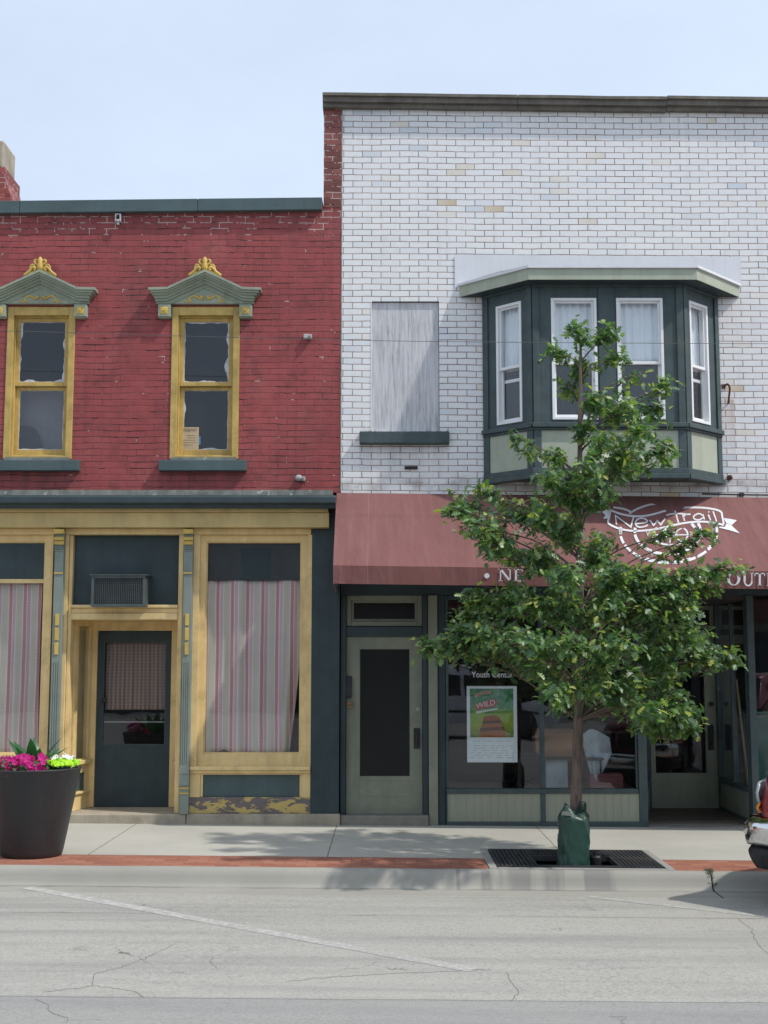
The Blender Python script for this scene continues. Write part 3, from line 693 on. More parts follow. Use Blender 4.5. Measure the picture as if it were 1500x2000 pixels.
    cr.tube([cp(400, c) for c in (530, 522, 514, 507, 501.5)], [.030, .040, .028, .034, .006], 8)
    cr.build('crest_ornament', M['yellow_orn'], hood, smooth=True)
    for (a0, a1) in ((308.5, 333), (467, 491.5)):
        c = MB(); q0, q1, q2, q3 = R(a0, 594, a1, 620, -.09)
        c.box(q0+dx, q1+dx, -.09, 0, q2+.012, q3); c.box(q0+dx+.008, q1+dx-.008, -.075, 0, q2, q2+.0115)
        c.build('corbel', M['sage'], hood, bevel=.006)
        g = MB(); cx, cz = (q0+q1)/2+dx, (q2+q3)/2+.006
        for k in range(8):
            a = k*math.pi/4; g.ball((cx+math.cos(a)*.026, -.093, cz+math.sin(a)*.026), .017, 5, (1, .5, 1))
        g.ball((cx, -.098, cz), .016, 5); g.box(cx-.043, cx+.043, -.0945, -.088, cz-.043, cz+.043)
        g.build('rosette', M['yellow_orn'], hood)
    return win
sash_window(0, 1); sash_window(DXW, 2)

# ---- storefront cornice and frieze
xe = X(655, 975, -.32)
b = MB().box(XL, X(650, 962, -.03), -.035, 0, Z(967, 300, -.03), Z(957, 300, -.03))
b.build('ledge_flashing', M['flash'], red)
prof = [(-.02, Z(966,300,-.3)), (-.30, Z(967,300,-.3)), (-.32, Z(971,300,-.32)), (-.32, Z(982,300,-.32)), (-.26, Z(986,300,-.26)), (-.24, Z(993,300,-.24)), (-.02, Z(993,300,-.02)-.01)]
b = MB(); n = len(prof)
b.add([(XL, y, z) for y, z in prof] + [(xe, y, z) for y, z in prof],
      [(i, (i+1) % n, (i+1) % n+n, i+n) for i in range(n)] + [tuple(range(n-1, -1, -1)), tuple(range(n, 2*n))])
b.build('shop_cornice', M['teal'], red, bevel=.006)
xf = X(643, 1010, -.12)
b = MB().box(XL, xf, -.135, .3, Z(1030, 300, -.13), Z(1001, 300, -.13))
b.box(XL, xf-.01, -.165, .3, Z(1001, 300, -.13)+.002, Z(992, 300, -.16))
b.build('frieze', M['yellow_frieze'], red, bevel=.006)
# ---- pier, base
x0, x1, z0, z1 = R(608, 1033, 663.5, 1590, -.012)
z1 = Z(1031, 630, -.012)
b = MB().box(x0, XJ-.004, -.012, .35, ZB, z1-.002); b.box(xf+.004, XJ-.004, -.012, .35, z1, Z(968, 650, -.012))
b.build('corner_pier', M['teal'], red)
for (a0, a1) in ((-400, 362.3), (363.5, 664)):
    MB().box(X(a0, 1600, -.06), X(a1, 1600, -.06), -.06, .02, .08, ZB).build('base_stone', M['stone'], red, bevel=.012)
MB().box(X(130,1590), X(352,1590), .0205, 1.0, .1, ZB-.003).build('entry_step', M['stone'], red)
# ---- transom beam
zt1 = Z(1030, 300, -.13)
b = MB().box(XL, X(608, 1040), -.01, .3, Z(1044, 240, 0), zt1-.002)
b.build('transom_beam', M['yellow'], red, bevel=.005)
zt0 = Z(1044, 240, 0)-.002
# ---- pilasters
def pilaster(p0, p1):
    yf = -.075
    x0 = X(p0, 1300, yf); x1 = X(p1, 1300, yf)
    b = MB().box(x0, x1, yf, .05, ZB, zt0+.06)
    w = x1-x0; wf = w/9
    for k in range(4):                                        # flutes
        b.box(x0+wf*(.6+k*2.1), x0+wf*(1.7+k*2.1), yf-.008, yf-.0005, Z(1490,p0,yf), Z(1292,p0,yf))
    for py in (1066, 1070, 1074): b.box(x0-.006, x1+.006, yf-.014, yf-.0005, Z(py+1.8,p0,yf), Z(py,p0,yf))
    for (q0, q1, e) in ((1497, 1512, .012), (1512.5, 1534, .016)): b.box(x0-.004, x1+.004, yf-e, yf-.0005, Z(q1,p0,yf), Z(q0,p0,yf))
    pl = b.build('pilaster', M['pilaster'], red, bevel=.003)
    for (q0, q1, e) in ((1034, 1043, .05), (1049, 1056, .034), (1057, 1064, .024), (1118, 1121, .012), (1538, 1541, .012), (1548, 1551, .014)):
        MB().box(x0-e*.15, x1+e*.15, yf-e, yf-.0006, Z(q1,p0,yf), Z(q0,p0,yf)).build('gilt_band', M['yellow_orn'], pl, bevel=.004)
    for (q0, q1) in ((1199, 1222), (1226, 1251), (1255, 1279)):
        MB().box(x0+w*.28, x1-w*.28, yf-.012, yf-.0006, Z(q1,p0,yf), Z(q0,p0,yf)).build('gilt_lozenge', M['yellow_orn'], pl, bevel=.005)
pilaster(355, 372.5); pilaster(100, 118)

# ---- display windows
def display(o0, o1, g0, g1, right):
    yf = -.005
    f = MB()
    X_ = lambda p, y=0: X(p, 1280, y)
    zs1, zs0 = Z(1497, 490, -.06), Z(1507, 490, -.06)
    zo0, zo1 = Z(1472, 490, .06), Z(1058, 490, .06)
    # outer casing then a set-back inner casing
    f.box(X_(o0), X_(g0)-.075, yf, .2, zs1, zt0); f.box(X_(g1)+.075, X_(o1), yf, .2, zs1, zt0)
    f.box(X_(g0)-.075, X_(g1)+.075, yf+.01, .2, zo1+.075, zt0)
    f.box(X_(g0, .06)-.078, X_(g0, .06)-.001, .045, .2, zs1, zo1+.074); f.box(X_(g1, .06)+.001, X_(g1, .06)+.078, .045, .2, zs1, zo1+.074)
    f.box(X_(g0, .06)-.001, X_(g1, .06)+.001, .05, .2, zo1, zo1+.074)
    f.box(X_(g0, .06)-.001, X_(g1, .06)+.001, .05, .2, zs1, zo0)
    f.frame(X_(g0, .06)-.001, X_(g1, .06)+.001, zo0, zo1, .014, .075, .13)
    win = f.build('display_window', M['yellow'], red, bevel=.006)
    MB().box(X_(g0, .06)+.013, X_(g1, .06)-.013, .098, .104, zo0+.014, zo1-.014).build('pane', M['glass'], win)
    zp = Z(1133 if right else 1131, 490, .1)
    MB().box(X_(g0, .06)+.0135, X_(g1, .06)-.0135, .085 if not right else .112, .13, zp, zo1-.0142).build('transom_panel', M['teal'], win)
    if not right:
        MB().box(X_(g0, .06)+.014, X_(g1, .06)-.014, .078, .0955, Z(1139, 490, .08), zp-.001).build('transom_bar', M['yellow'], win, bevel=.003)
    s = MB().box(X_(o0)-(.0 if right else .0), X_(o1), -.065, .1, zs0+.012, zs1-.001); s.box(X_(o0), X_(o1), -.04, .1, zs0-.02, zs0+.0115)
    s.build('sill', M['yellow'], win, bevel=.008)
    # bulkhead below
    zb1 = zs0-.0205
    k = MB(); zpt, zpb = Z(1513, 490, 0), Z(1557, 490, 0)
    k.box(X_(o0), X_(g0)-.03, yf, .2, zpb, zb1); k.box(X_(g1)+.03, X_(o1), yf, .2, zpb, zb1)
    k.box(X_(g0)-.03, X_(g1)+.03, yf, .2, zpt, zb1)
    k.box(X_(g0)-.029, X_(g0)+.0, .012, .2, zpb, zpt-.001); k.box(X_(g1)-.0, X_(g1)+.029, .012, .2, zpb, zpt-.001)
    bk = k.build('bulkhead', M['yellow'], red, bevel=.004)
    MB().box(X_(g0)+.001, X_(g1)-.001, .03, .2, zpb, zpt-.001).build('panel', M['teal_metal'], bk)
    MB().box(X_(o0), X_(o1), .0, .2, ZB+.001, zpb-.001).build('base_board', M['peeling'], bk)
    return (X_(g0, .2), X_(g1, .2), zo0, zp)
curt_r = display(375, 608, 400, 587, True)
curt_l = display(-134, 98, -105, 82, False)

def curtain(x0, x1, z0, z1, y, m, seed, lift=None, n=110, amp=.020):
    r_ = random.Random(seed); vs = []; fs = []; nz = 24
    for j in range(nz+1):
        v = j/nz
        for i in range(n+1):
            u = i/n
            x = x0+(x1-x0)*u; z = z1+(z0-z1)*v
            a = amp*(.4+.9*v)
            yy = y + a*(math.sin(u*24+seed+2.2*mnoise.noise(Vector((u*3, v*1.2, seed))))+.4*math.sin(u*61+2*seed+1.5*mnoise.noise(Vector((u*5, v*1.5, seed))))) + .02*mnoise.noise(Vector((u*4, v*2.5, seed*2)))
            if lift: x, z, yy = lift(u, v, x, z, yy)
            vs.append((x, yy, z))
    for j in range(nz):
        for i in range(n):
            a = j*(n+1)+i; fs.append((a, a+1, a+n+2, a+n+1))
    return MB().add(vs, fs).build('curtain', m, None, smooth=True, solid=.002)
def lift_r(u, v, x, z, y):
    k = max(0, u-.70)/.30; p = max(0, v-.28)/.72
    return x - .125*k*k*p**1.5 - .02*v, z + .045*max(0, 1-abs(u-.24)/.16)*(v > .96) - .022*max(0, .14-u)/.14*(v < .04), y+.10*k*k*p
tag(curtain(curt_r[0]-.01, curt_r[1]+.02, curt_r[2]-.01, curt_r[3]+.012, .14, M['stripe'], 3, lift_r),
    'striped red and grey curtain, lower corner pulled aside, between door and dark corner pier', 'curtain', 'striped curtains in the shop windows')
tag(curtain(curt_l[0]-.02, curt_l[1]-.005, curt_l[2]-.02, curt_l[3]+.02, .15, M['stripe'], 5, None),
    'striped red and grey curtain hanging straight behind the flower planter', 'curtain', 'striped curtains in the shop windows')

# ---- recessed entry
YD = .66
zs = Z(1210, 240, 0)                                             # soffit
b = MB(); X0e, X1e = X(119, 1300), X(354, 1300)
b.box(X(118.5,1300), X(128,1300), .0, .2, ZB, zt0); b.box(X(128.5,1300), X(135,1300), .03, .2, ZB, zt0)     # casings
b.box(X(348,1300), X(354.5,1300), .0, .2, ZB, zt0); b.box(X(344.5,1300), X(347.5,1300), .03, .2, ZB, zt0)
b.build('entry_casing', M['yellow'], red, bevel=.005)
xa, xb = X(135.3,1300), X(344.3,1300)
b = MB()
for (q0, q1, yf) in ((1181, 1187, .0), (1187.4, 1197, .03), (1197.4, 1210, .015)): b.box(xa, xb, yf, .2, Z(q1,240,0), Z(q0,240,0)-.001)
b.box(xa-.3, xb+.3, .2, YD+.1, zs, zs+.08)
b.build('entry_lintel', M['yellow'], red, bevel=.004)
tp = MB().box(xa+.001, xb-.001, .10, .2, Z(1180.6, 240, .1), zt0)
tp.build('transom_board', M['teal'], red)
# door wall
d0, d1, e0, e1 = R(187, 1232, 332, 1575, YD); e0 = ZB
f0, f1 = pix(178, 1400, YD).x, pix(345, 1400, YD).x
b = MB().box(f0-.25, d0-.002, YD, YD+.12, ZB, zs); b.box(d1+.002, f1+.25, YD, YD+.12, ZB, zs); b.box(d0-.002, d1+.002, YD, YD+.12, e1+.002, zs)
b.build('door_frame', M['yellow'], red, bevel=.005)
g0, g1, h0, h1 = R(201, 1253, 324, 1455, YD+.03)
dr = MB().wall(d0, d1, e0+.004, e1, YD+.03, YD+.075, [(g0, g1, h0, h1)])
door = dr.build('door', M['teal'], red, bevel=.003)
MB().frame(g0, g1, h0, h1, .010, YD+.028, YD+.06).build('glazing_bead', M['teal_worn'], door)
MB().box(g0+.010, g1-.010, YD+.048, YD+.052, h0+.010, h1-.010).build('pane', M['glass'], door)
k = pix(206, 1368, YD); MB().ball((k.x-.012, YD-.01, k.z), .032, 8).tube([(k.x-.012, YD+.03, k.z), (k.x-.012, YD-.01, k.z)], .013, 8).build('knob', M['iron'], door, smooth=True)
MB().frame(g0+.02, g1-.02, Z(1385,260,YD)-.16, Z(1385,260,YD)-.145, .006, YD+.060, YD+.066).build('sash_bar', M['steel'], door)
tag(curtain(g0+.01, g1-.01, Z(1387, 260, YD), h1, YD+.11, M['stripe_dim'], 8, None, 50, .012), 'dim brown striped curtain behind the upper glass of the dark green shop door', 'curtain')
# splayed side lights of the recess
def side(a, b_, name):
    Mx, L = facemat(a, b_)
    w = MB(); zg1, zg0 = Z(1222, 160, .3), Z(1484, 160, .3)
    q = MB().wall(0, L, ZB, zs, 0, .06, [(L*.20, L*.86, zg0, zg1), (L*.2, L*.8, Z(1547,160,.3), Z(1511,160,.3))])
    w.add(q.v, q.f, Mx)
    w.box(L*.1, L*.98, -.045, -.001, zg0-.055, zg0-.012, Mx); w.box(L*.1, L*.98, -.025, -.001, Z(1547,160,.3)-.03, Z(1547,160,.3)-.005, Mx)
    o = w.build(name, M['yellow'], red, bevel=.005)
    MB().box(L*.20, L*.86, .025, .030, zg0, zg1, Mx).build('pane', M['glass'], o)
    MB().box(L*.2+.001, L*.8-.001, .025, .04, Z(1547,160,.3)+.001, Z(1511,160,.3)-.001, Mx).build('panel', M['teal_metal'], o)
side((X(135.5, 1400), .2), (f0-.002, YD-.001), 'side_light')
side((f1+.002, YD-.001), (X(344, 1400), .2), 'side_light')

# ---- air conditioner
a0, a1, c0, c1 = R(178, 1124, 284, 1185, -.16)
acx = thing('air_conditioner', ((a0+a1)/2, .0, c0), 'old dusty grey air conditioner set in the dark panel above the shop door', 'air conditioner')
MB().wall(a0, a1, c0, c1, -.16, .0985, [(a0+.03, a1-.03, c0+.03, c1-.03)]).build('case', M['ac'], acx, bevel=.006)
g = MB()
for i in range(26): t = a0+.03+(a1-a0-.06)*(i+.5)/26; g.box(t-.0025, t+.0025, -.150, -.144, c0+.03, c1-.03)
for i in range(15): t = c0+.03+(c1-c0-.06)*(i+.5)/15; g.box(a0+.03, a1-.03, -.1435, -.139, t-.003, t+.003)
g.build('grille', M['ac'], acx)
MB().box(a0+.03, a1-.03, -.10, -.09, c0+.03, c1-.03).build('coil', M['iron'], acx)
MB().box(a0-.02, a1+.025, -.175, .09, c1+.001, c1+.012).build('drip_cap', M['ac'], acx)

# ---- small things on the red wall and in its windows
def fixture(px, py, label, kind):
    p = pix(px, py, -.04); b = MB()
    t = thing('wall_fixture', (p.x, 0, p.z), label, 'wall fixture')
    if kind == 0:
        b.frame(p.x-.035, p.x+.035, p.z-.05, p.z+.05, .018, -.07, .001, wb=.03); b.tube([(p.x+.0, -.045, p.z-.05), (p.x, -.045, p.z-.085)], .018, 8)
        b.build('bracket', M['grey_fix'], t, bevel=.006); MB().tube([(p.x, -.075, p.z+.012), (p.x, -.001, p.z+.012)], .017, 10).build('socket', M['black'], t)
    else:
        b.box(p.x-.045, p.x+.02, -.05, .001, p.z-.025, p.z+.03); b.box(p.x+.021, p.x+.055, -.07, .001, p.z-.03, p.z+.022)
        if kind == 2: b.ball((p.x-.02, -.055, p.z+.01), .035, 7, (1.2, .7, 1))
        b.build('bracket', M['grey_fix'], t, bevel=.01)
        MB().tube([(p.x+.038, -.085, p.z-.005), (p.x+.038, -.068, p.z-.005)], .012, 8).build('bolt', M['steel'], t)
fixture(231, 426, 'small pale socket bracket high on the red wall just under the coping', 0)
fixture(600, 657, 'small pale grey box fixture on the red wall right of the windows', 1)
fixture(587, 935, 'lumpy white fixture low on the red wall just above the shop cornice', 2)
p0, p1, q0, q1 = R(354, 834, 388, 878, .10)
pn = thing('permit_notice', ((p0+p1)/2, .10, q0), 'tan permit paper taped inside the lower pane of the red building\'s right window', 'notice')
MB().box(p0, p1, .112, .115, q0, q1).build('sheet', M['paper'], pn)
vs, fs = text2d('PERMIT'); mx = max(v[0] for v in vs); s_ = (p1-p0)*.78/mx
MB().add([(p0+(p1-p0)*.11+v[0]*s_, .1105, q1-.055+v[1]*s_*1.1) for v in vs], fs).build('lettering', M['ink'], pn)
b = MB()
for i, (l, w) in enumerate(((.3,.5),(.35,.45),(.1,.7),(.1,.75),(.1,.6))): b.box(p0+(p1-p0)*l, p0+(p1-p0)*(l+w), .1108, .1118, q1-.10-i*.028, q1-.096-i*.028)
b.build('ruled_lines', M['ink'], pn)
MB().box(p1+.001, p1+.02, .1165, .118, q0+.06, q0+.16).build('blue_card', M['bluepaper'], pn)
# dark chair-back shape standing inside the left window
xw = win_hole(DXW)[0]; zw = win_hole(0)[2]
ch = thing('chair', (xw+.2, .26, zw-.5), 'dark sloping chair back standing inside the lower left upstairs window', 'chair')
MB().prism([(xw-.1, zw-.2), (xw+.46, zw-.2), (xw+.345, zw+.33), (xw+.28, zw+.415), (xw+.16, zw+.44), (xw-.1, zw+.44)], .24, .28).build('backrest', M['black'], ch, bevel=.02)
tag(MB().box(xw+.02, xw+.75, .34, .35, zw-.05, Z(745, 77, .3)).build('added_backing', M['backing'], None), 'added grey backing sheet behind the lower left upstairs window, so the chair shows dark', 'backing')  # added grey sheet, invented so the pane reads grey and the chair shows dark
MB().box(xw-.05, xw+.02, .24, .28, zf+.15, zw-.201).build('leg', M['black'], ch); MB().box(xw+.30, xw+.37, .24, .28, zf+.15, zw-.201).build('leg', M['black'], ch)
# ================================================================== white brick building
XR = 7.6
wb = thing('white_brick_building', ((XJ+XR)/2, 0, .15), 'taller white glazed brick building with a dark green bay window over a maroon awning', 'building')
zw0, zw1 = Z(1120), Z(209)
hb = R(724, 588, 858, 842, 0)
AY = -.5
Ax, Bx, Cx, Dx = X(945, 740), X(1041, 740, AY), X(1337, 740, AY), X(1404, 740)
zb0, zb1 = Z(935, 1190, AY), Z(546, 1190, AY)
hbay = (Ax+.1, Dx-.1, zb0+.05, zb1-.02)
XW = X(667.5, 580)
MB().wall(XW, XR, zw0, zw1, .005, .32, [hb, hbay]).build('upper_wall', M['brick_white'], wb)
xp0 = X(632.5, 300, -.005)
MB().box(xp0, XW-.012, -.006, .34, ztop-.02, zw1-.001).build('party_pier', M['brick_bare'], wb)
MB().box(XW-.011, XW-.001, -.004, .3, Z(960), zw1-.002).build('joint_mortar', M['flash'], wb)
b = MB().box(XJ+.003, XJ+.22, .34, 9, .1, zw1-.1); b.box(XR-.22, XR, .34, 9, .1, zw1-.1); b.box(XJ+.22, XR-.22, 8.7, 9, .1, zw1-.1)
b.build('party_walls', M['brick_bare'], wb)
MB().box(XJ+.22, XR-.22, .33, 8.7, zw1-.6, zw1-.4).build('roof', M['plaster'], wb)
zf2 = Z(985)
MB().box(XJ+.22, XR-.22, .33, 8.7, zf2-.1, zf2+.1).build('upper_floor', M['floor'], wb)
MB().box(XJ+.22, XR-.22, 3.0, 3.1, zf2+.1, zw1-.6).build('rear_partition', M['plaster'], wb)
MB().box(XJ+.22, XR-.22, 4.6, 4.7, .14, zf2-.1).build('shop_partition', M['darkwood'], wb)
MB().box(XJ+.22, XR-.22, .31, 4.6, .12, .16).build('shop_floor', M['floor'], wb)
# parapet coping: three weathered lengths with mouldings, sloping gently down to the right
xc0 = X(630, 195, -.1)
zl = lambda x: Z(182, 630, -.1) - .0135*(x-xc0)
b = MB(); xs = [xc0, X(1011, 195, -.1), X(1302, 195, -.1), XR]
for i in range(3):
    a, c = xs[i]+(.006 if i else 0), xs[i+1]
    off = (0, 0, .012)[i]
    for (t0, t1, y) in ((0, .035, -.13), (.036, .10, -.10), (.101, .152, -.06)):
        n = 8
        for k in range(n):
            u0, u1 = a+(c-a)*k/n, a+(c-a)*(k+1)/n
            w0, w1 = .006*mnoise.noise(Vector((u0*1.7, t0*20, 3))), .006*mnoise.noise(Vector((u1*1.7, t0*20, 3)))
            za, zc = zl(u0)+off+w0, zl(u1)+off+w1
            b.add([(u0,y,za-t1),(u1,y,zc-t1),(u1,.36,zc-t1),(u0,.36,za-t1),(u0,y,za-t0),(u1,y,zc-t0),(u1,.36,zc-t0),(u0,.36,za-t0)],
                  [(0,1,5,4),(2,3,7,6),(4,5,6,7),(3,2,1,0)] + ([(3,0,4,7)] if k == 0 else []) + ([(1,2,6,5)] if k == n-1 else []))
b.build('coping', M['coping'], wb)
# boarded window
bw = MB().box(hb[0]+.012, hb[1]-.006, .035, .055, hb[2]-.02, hb[3]-.012)
board = bw.build('window_board', M['plywood'], wb)
s0, s1, t0, t1 = R(702, 842, 878, 866, -.09)
MB().box(s0, s1, -.09, .2, t0, t1).build('sill', M['teal_worn'], board, bevel=.012)
MB().box(hb[0]+.0, hb[0]+.011, .0, .06, hb[2], hb[3]).build('frame_strip', M['vinyl'], board)
mg = MB(); r_ = random.Random(4)
for k in range(70):                                                # moss and splinters along the sill
    x = s0+.02+(s1-s0-.04)*r_.random(); y = r_.uniform(-.07, .02); hgt = r_.uniform(.004, .03)
    mg.tube([(x, y, t1-.004), (x+r_.uniform(-.02, .02), y+r_.uniform(-.01, .01), t1+hgt)], [r_.uniform(.003, .009), .001], 4)
mg.build('moss', M['olive'], board)

# ---- bay window
faces = [((Ax, 0), (Bx, AY)), ((Bx, AY), (Cx, AY)), ((Cx, AY), (Dx, 0))]
zbelt0, zbelt1 = Z(838, 1190, AY), Z(827, 1190, AY)
zwin0, zwin1 = Z(820, 1190, AY), Z(582, 1190, AY)
zpan1, zpan0 = Z(840, 1190, AY), Z(914, 1190, AY)
fx = lambda p: X(p, 700, AY)-Bx
Lf = Cx-Bx
wins = [[(.27, .79)], [(fx(1077)/Lf, fx(1167)/Lf), (fx(1205)/Lf, fx(1297)/Lf)], [(.17, .70)]]
up = MB(); trims = []
bayw = []
for i, (a, b_) in enumerate(faces):
    Mx, L = facemat(a, b_)
    ho = [(L*u0, L*u1, zwin0, zwin1) for u0, u1 in wins[i]]
    q = MB().wall(0, L, zbelt1-.004, zb1, 0, .10, ho); up.add(q.v, q.f, Mx)
    # belt and bottom mouldings
    e = .02 if i == 1 else 0
    rail = [MB(), MB(), MB()]; lo = [MB(), MB()]; pan = MB(); trims.append((rail, lo, pan))
    rail[0].box(-e, L+e, -.055, .05, zbelt0+.016, zbelt1+.004, Mx); rail[0].box(-e, L+e, -.03, .05, zbelt0-.012, zbelt0+.0155, Mx)
    rail[1].box(-e, L+e, -.05, .08, zb0, zb0+.055, Mx); rail[1].box(-e, L+e, -.025, .08, zb0+.0555, zpan0, Mx)
    # head moulding below the soffit
    rail[2].box(-e*.5, L+e*.5, -.03, 0-.001, zb1-.09, zb1-.002, Mx)
    sw = .085
    lo[0].box(0, sw, -.018, .06, zpan0+.001, zbelt0-.0125, Mx); lo[1].box(L-sw, L, -.018, .06, zpan0+.001, zbelt0-.0125, Mx)
    up.box(0, sw*.9, -.022, -.0005, zbelt1+.0045, zb1-.091, Mx); up.box(L-sw*.9, L, -.022, -.0005, zbelt1+.0045, zb1-.091, Mx)
    if i == 1: up.box(fx(1170), fx(1202), -.018, -.0005, zbelt1+.0045, zb1-.091, Mx)
    pan.box(sw+.001, L-sw-.001, -.002, .05, zpan0+.001, zbelt0-.013, Mx)
    for h in ho: bayw.append((Mx, h, i))
bay = up.build('bay_wall', M['teal_worn'], wb, bevel=.004)
for rail, lo, pan in trims:
    for q, nm in zip(rail, ('bay_belt', 'bay_base_rail', 'bay_head_rail')): q.build(nm, M['teal_worn'], bay, bevel=.006)
    pan.build('bay_panel', M['cream'], bay)
    for q in lo: q.build('bay_stile', M['teal_worn'], bay, bevel=.004)
bq = MB().add([(Ax, .0, zb0+.03), (Bx, AY+.01, zb0+.03), (Cx, AY+.01, zb0+.03), (Dx, .0, zb0+.03), (Ax, .0, zb0+.10), (Bx, AY+.01, zb0+.10), (Cx, AY+.01, zb0+.10), (Dx, .0, zb0+.10)],
              [(3,2,1,0), (4,5,6,7)]).build('bay_underside', M['teal_worn'], bay)
for n_, (Mx, h, i) in enumerate(bayw):
    u0, u1, z0, z1 = h
    zm = Z(708, 1190, AY)
    f = MB(); f.frame(u0+.002, u1-.002, z0+.002, z1-.002, .032, -.012, .09, Mx)
    f.frame(u0+.034, u1-.034, z0+.034, zm+.018, .024, .045, .075, Mx, wt=.034, wb=.034); f.frame(u0+.034, u1-.034, zm-.016, z1-.034, .022, .015, .044, Mx, wb=.034)
    win = f.build('window', M['vinyl'], wb, bevel=.003)
    MB().box(u0+.056, u1-.056, .028, .031, zm+.018, z1-.056, Mx).build('pane', M['glass_up'], win)
    MB().box(u0+.058, u1-.058, .058, .061, z0+.068, zm-.016, Mx).build('pane', M['glass_up'], win)
    if i != 1:   # a second opened sash shows as a pale bar in the angled windows
        MB().box(u0+.035, u1-.035, .0765, .09, zm-.16, zm-.125, Mx).build('screen_rail', M['vinyl'], win)
# sheer curtains over the upper sashes
for k, (Mx, h, i) in enumerate(bayw):
    u0, u1, z0, z1 = h; zm = Z(708, 1190, AY); vs = []; fs = []; n = 40; nz = 10
    low = zm+.02 if i == 1 else zm-.02
    for j in range(nz+1):
        for q in range(n+1):
            u = u0+.01+(u1-u0-.02)*q/n; v = j/nz
            y = .115+.012*math.sin(q*.9+k)+.015*mnoise.noise(Vector((q*.1, v*2, k)))
            z = z1-.03+(low-z1+.03)*v
            if i == 0: u = u0+.01+(u1-u0-.02)*(q/n)*(1-.35*v)
            if i == 2: u = u0+.01+(u1-u0-.02)*(1-(1-q/n)*(1-.35*v))
            vs.append(tuple(Mx @ Vector((u, y, z))))
    for j in range(nz):
        for q in range(n): a = j*(n+1)+q; fs.append((a, a+1, a+n+2, a+n+1))
    lab = ['sheer pale curtain gathered aside in the narrow left window of the bay', 'sheer pale blue curtain in the left front bay window, behind the tree top',
           'sheer pale blue curtain in the right of the two front bay windows', 'sheer pale curtain in the narrow right window of the bay'][k]
    tag(MB().add(vs, fs).build('sheer_curtain', M['lace'], None, smooth=True, solid=.002), lab, 'curtain', 'sheer curtains in the bay window')
# roof of the bay
RY = -.69
q = [(X(898, 575, -.03), -.0), (X(1032, 530, RY), RY), (X(1361, 530, RY), RY), (X(1445, 575, -.03), -.0)]
zr0, zr1 = Z(546, 1190, RY), Z(522, 1190, RY)
b = MB(); n = 4
vs = [(x, y, zr0) for x, y in q] + [(x, y, zr1) for x, y in q]
b.add(vs, [(0,1,5,4), (1,2,6,5), (2,3,7,6), (3,2,1,0), (4,5,6,7)])
roof = b.build('bay_roof', M['cream'], wb)
b = MB()
for i in range(3):
    Mx, L = facemat(q[i], q[i+1]); b.box(-.01, L+.01, -.025, .03, zr1-.012, zr1+.018, Mx)
b.build('drip_edge', M['white_metal'], roof)
zt = zr1+.16
in_ = [(q[0][0]+.45, -.012), (q[3][0]-.45, -.012)]
b = MB().add([(x, y, zr1+.019) for x, y in q] + [(in_[0][0], -.012, zt), (in_[1][0], -.012, zt)], [(0,1,4), (1,2,5,4), (2,3,5)])
b.build('roof_deck', M['flash'], roof)
MB().add([(x*.999+.0, y+.004, zr0-.004) for x, y in q], [(3,2,1,0)]).build('soffit', M['teal'], roof)
x0, x1, z0, z1 = R(888, 497, 1447, 547, -.004)
fl = MB(); n = 30
for k in range(n):
    a, c = x0+(x1-x0)*k/n, x0+(x1-x0)*(k+1)/n
    ya = yc = -.006-.002*mnoise.noise(Vector((a*1.1, 0, 7)))
    za, zc = z1-.03*(a-x0)/(x1-x0), z1-.03*(c-x0)/(x1-x0)
    fl.v += [(a, ya, zr1-.03), (a, ya, za)]
fl.v += [(x1, -.006, zr1-.03), (x1, -.006, z1-.03)]
fl.f = [(2*k, 2*k+2, 2*k+3, 2*k+1) for k in range(n)]
fl.build('flashing', M['white_metal'], roof)
# iron bits on the white wall
def iron(px, py, label, cat, name, fn):
    p = pix(px, py, -.02); b = MB(); fn(b, p); tag(b.build(name, M['rust'] if 'rust' in label else M['iron'], None), label, cat)
def hook(b, p):
    b.tube(smooth_path([(p.x-.02, .004, p.z+.09), (p.x-.0, -.05, p.z+.10), (p.x+.02, -.07, p.z+.05), (p.x+.012, -.05, p.z-.06), (p.x+.02, .004, p.z-.11)]), .012, 7); b.box(p.x-.055, p.x-.012, -.006, .004, p.z+.06, p.z+.11)
iron(1420, 768, 'rusty curled iron hook on the white brick right of the bay window', 'hook', 'wall_hook', hook)
def bracket(b, p):
    b.box(p.x-.075, p.x+.075, -.012, .0045, p.z-.018, p.z+.018)
    for k in (-.05, 0, .05): b.ball((p.x+k, -.016, p.z), .011, 5)
iron(803, 913, 'short dark iron strap with three bolts under the boarded window sill', 'bracket', 'iron_bracket', bracket)
def stub(b, p): b.box(p.x-.02, p.x+.02, -.05, .0045, p.z-.03, p.z+.02); b.tube([(p.x, -.05, p.z), (p.x+.01, -.09, p.z-.02)], .01, 6)
iron(1425, 932, 'small rusty bolt stub on the white brick at the lower right of the bay', 'bolt', 'iron_bolt', stub)
def pipe(b, p): b.tube([(p.x-.45, -.012, p.z+.01), (p.x+.05, -.014, p.z), (p.x+.6, -.012, p.z-.008)], .010, 6); b.box(p.x-.02, p.x+.03, -.03, .0045, p.z-.02, p.z+.02)
iron(1448, 966, 'thin dark conduit running along the brick just above the awning right end', 'pipe', 'wall_conduit', pipe)

# ================================================================== storefront of the white building
YS = .05
zh = Z(1150, 1000, YS)
g = lambda *a: R(*a, YS)
ZW = .15
b = MB().box(XJ+.004, XR, YS+.01, .32, Z(1162, 1000, YS), zw0+.02); b.build('shop_header', M['teal'], wb)
zhd = Z(1162, 1000, YS)-.002
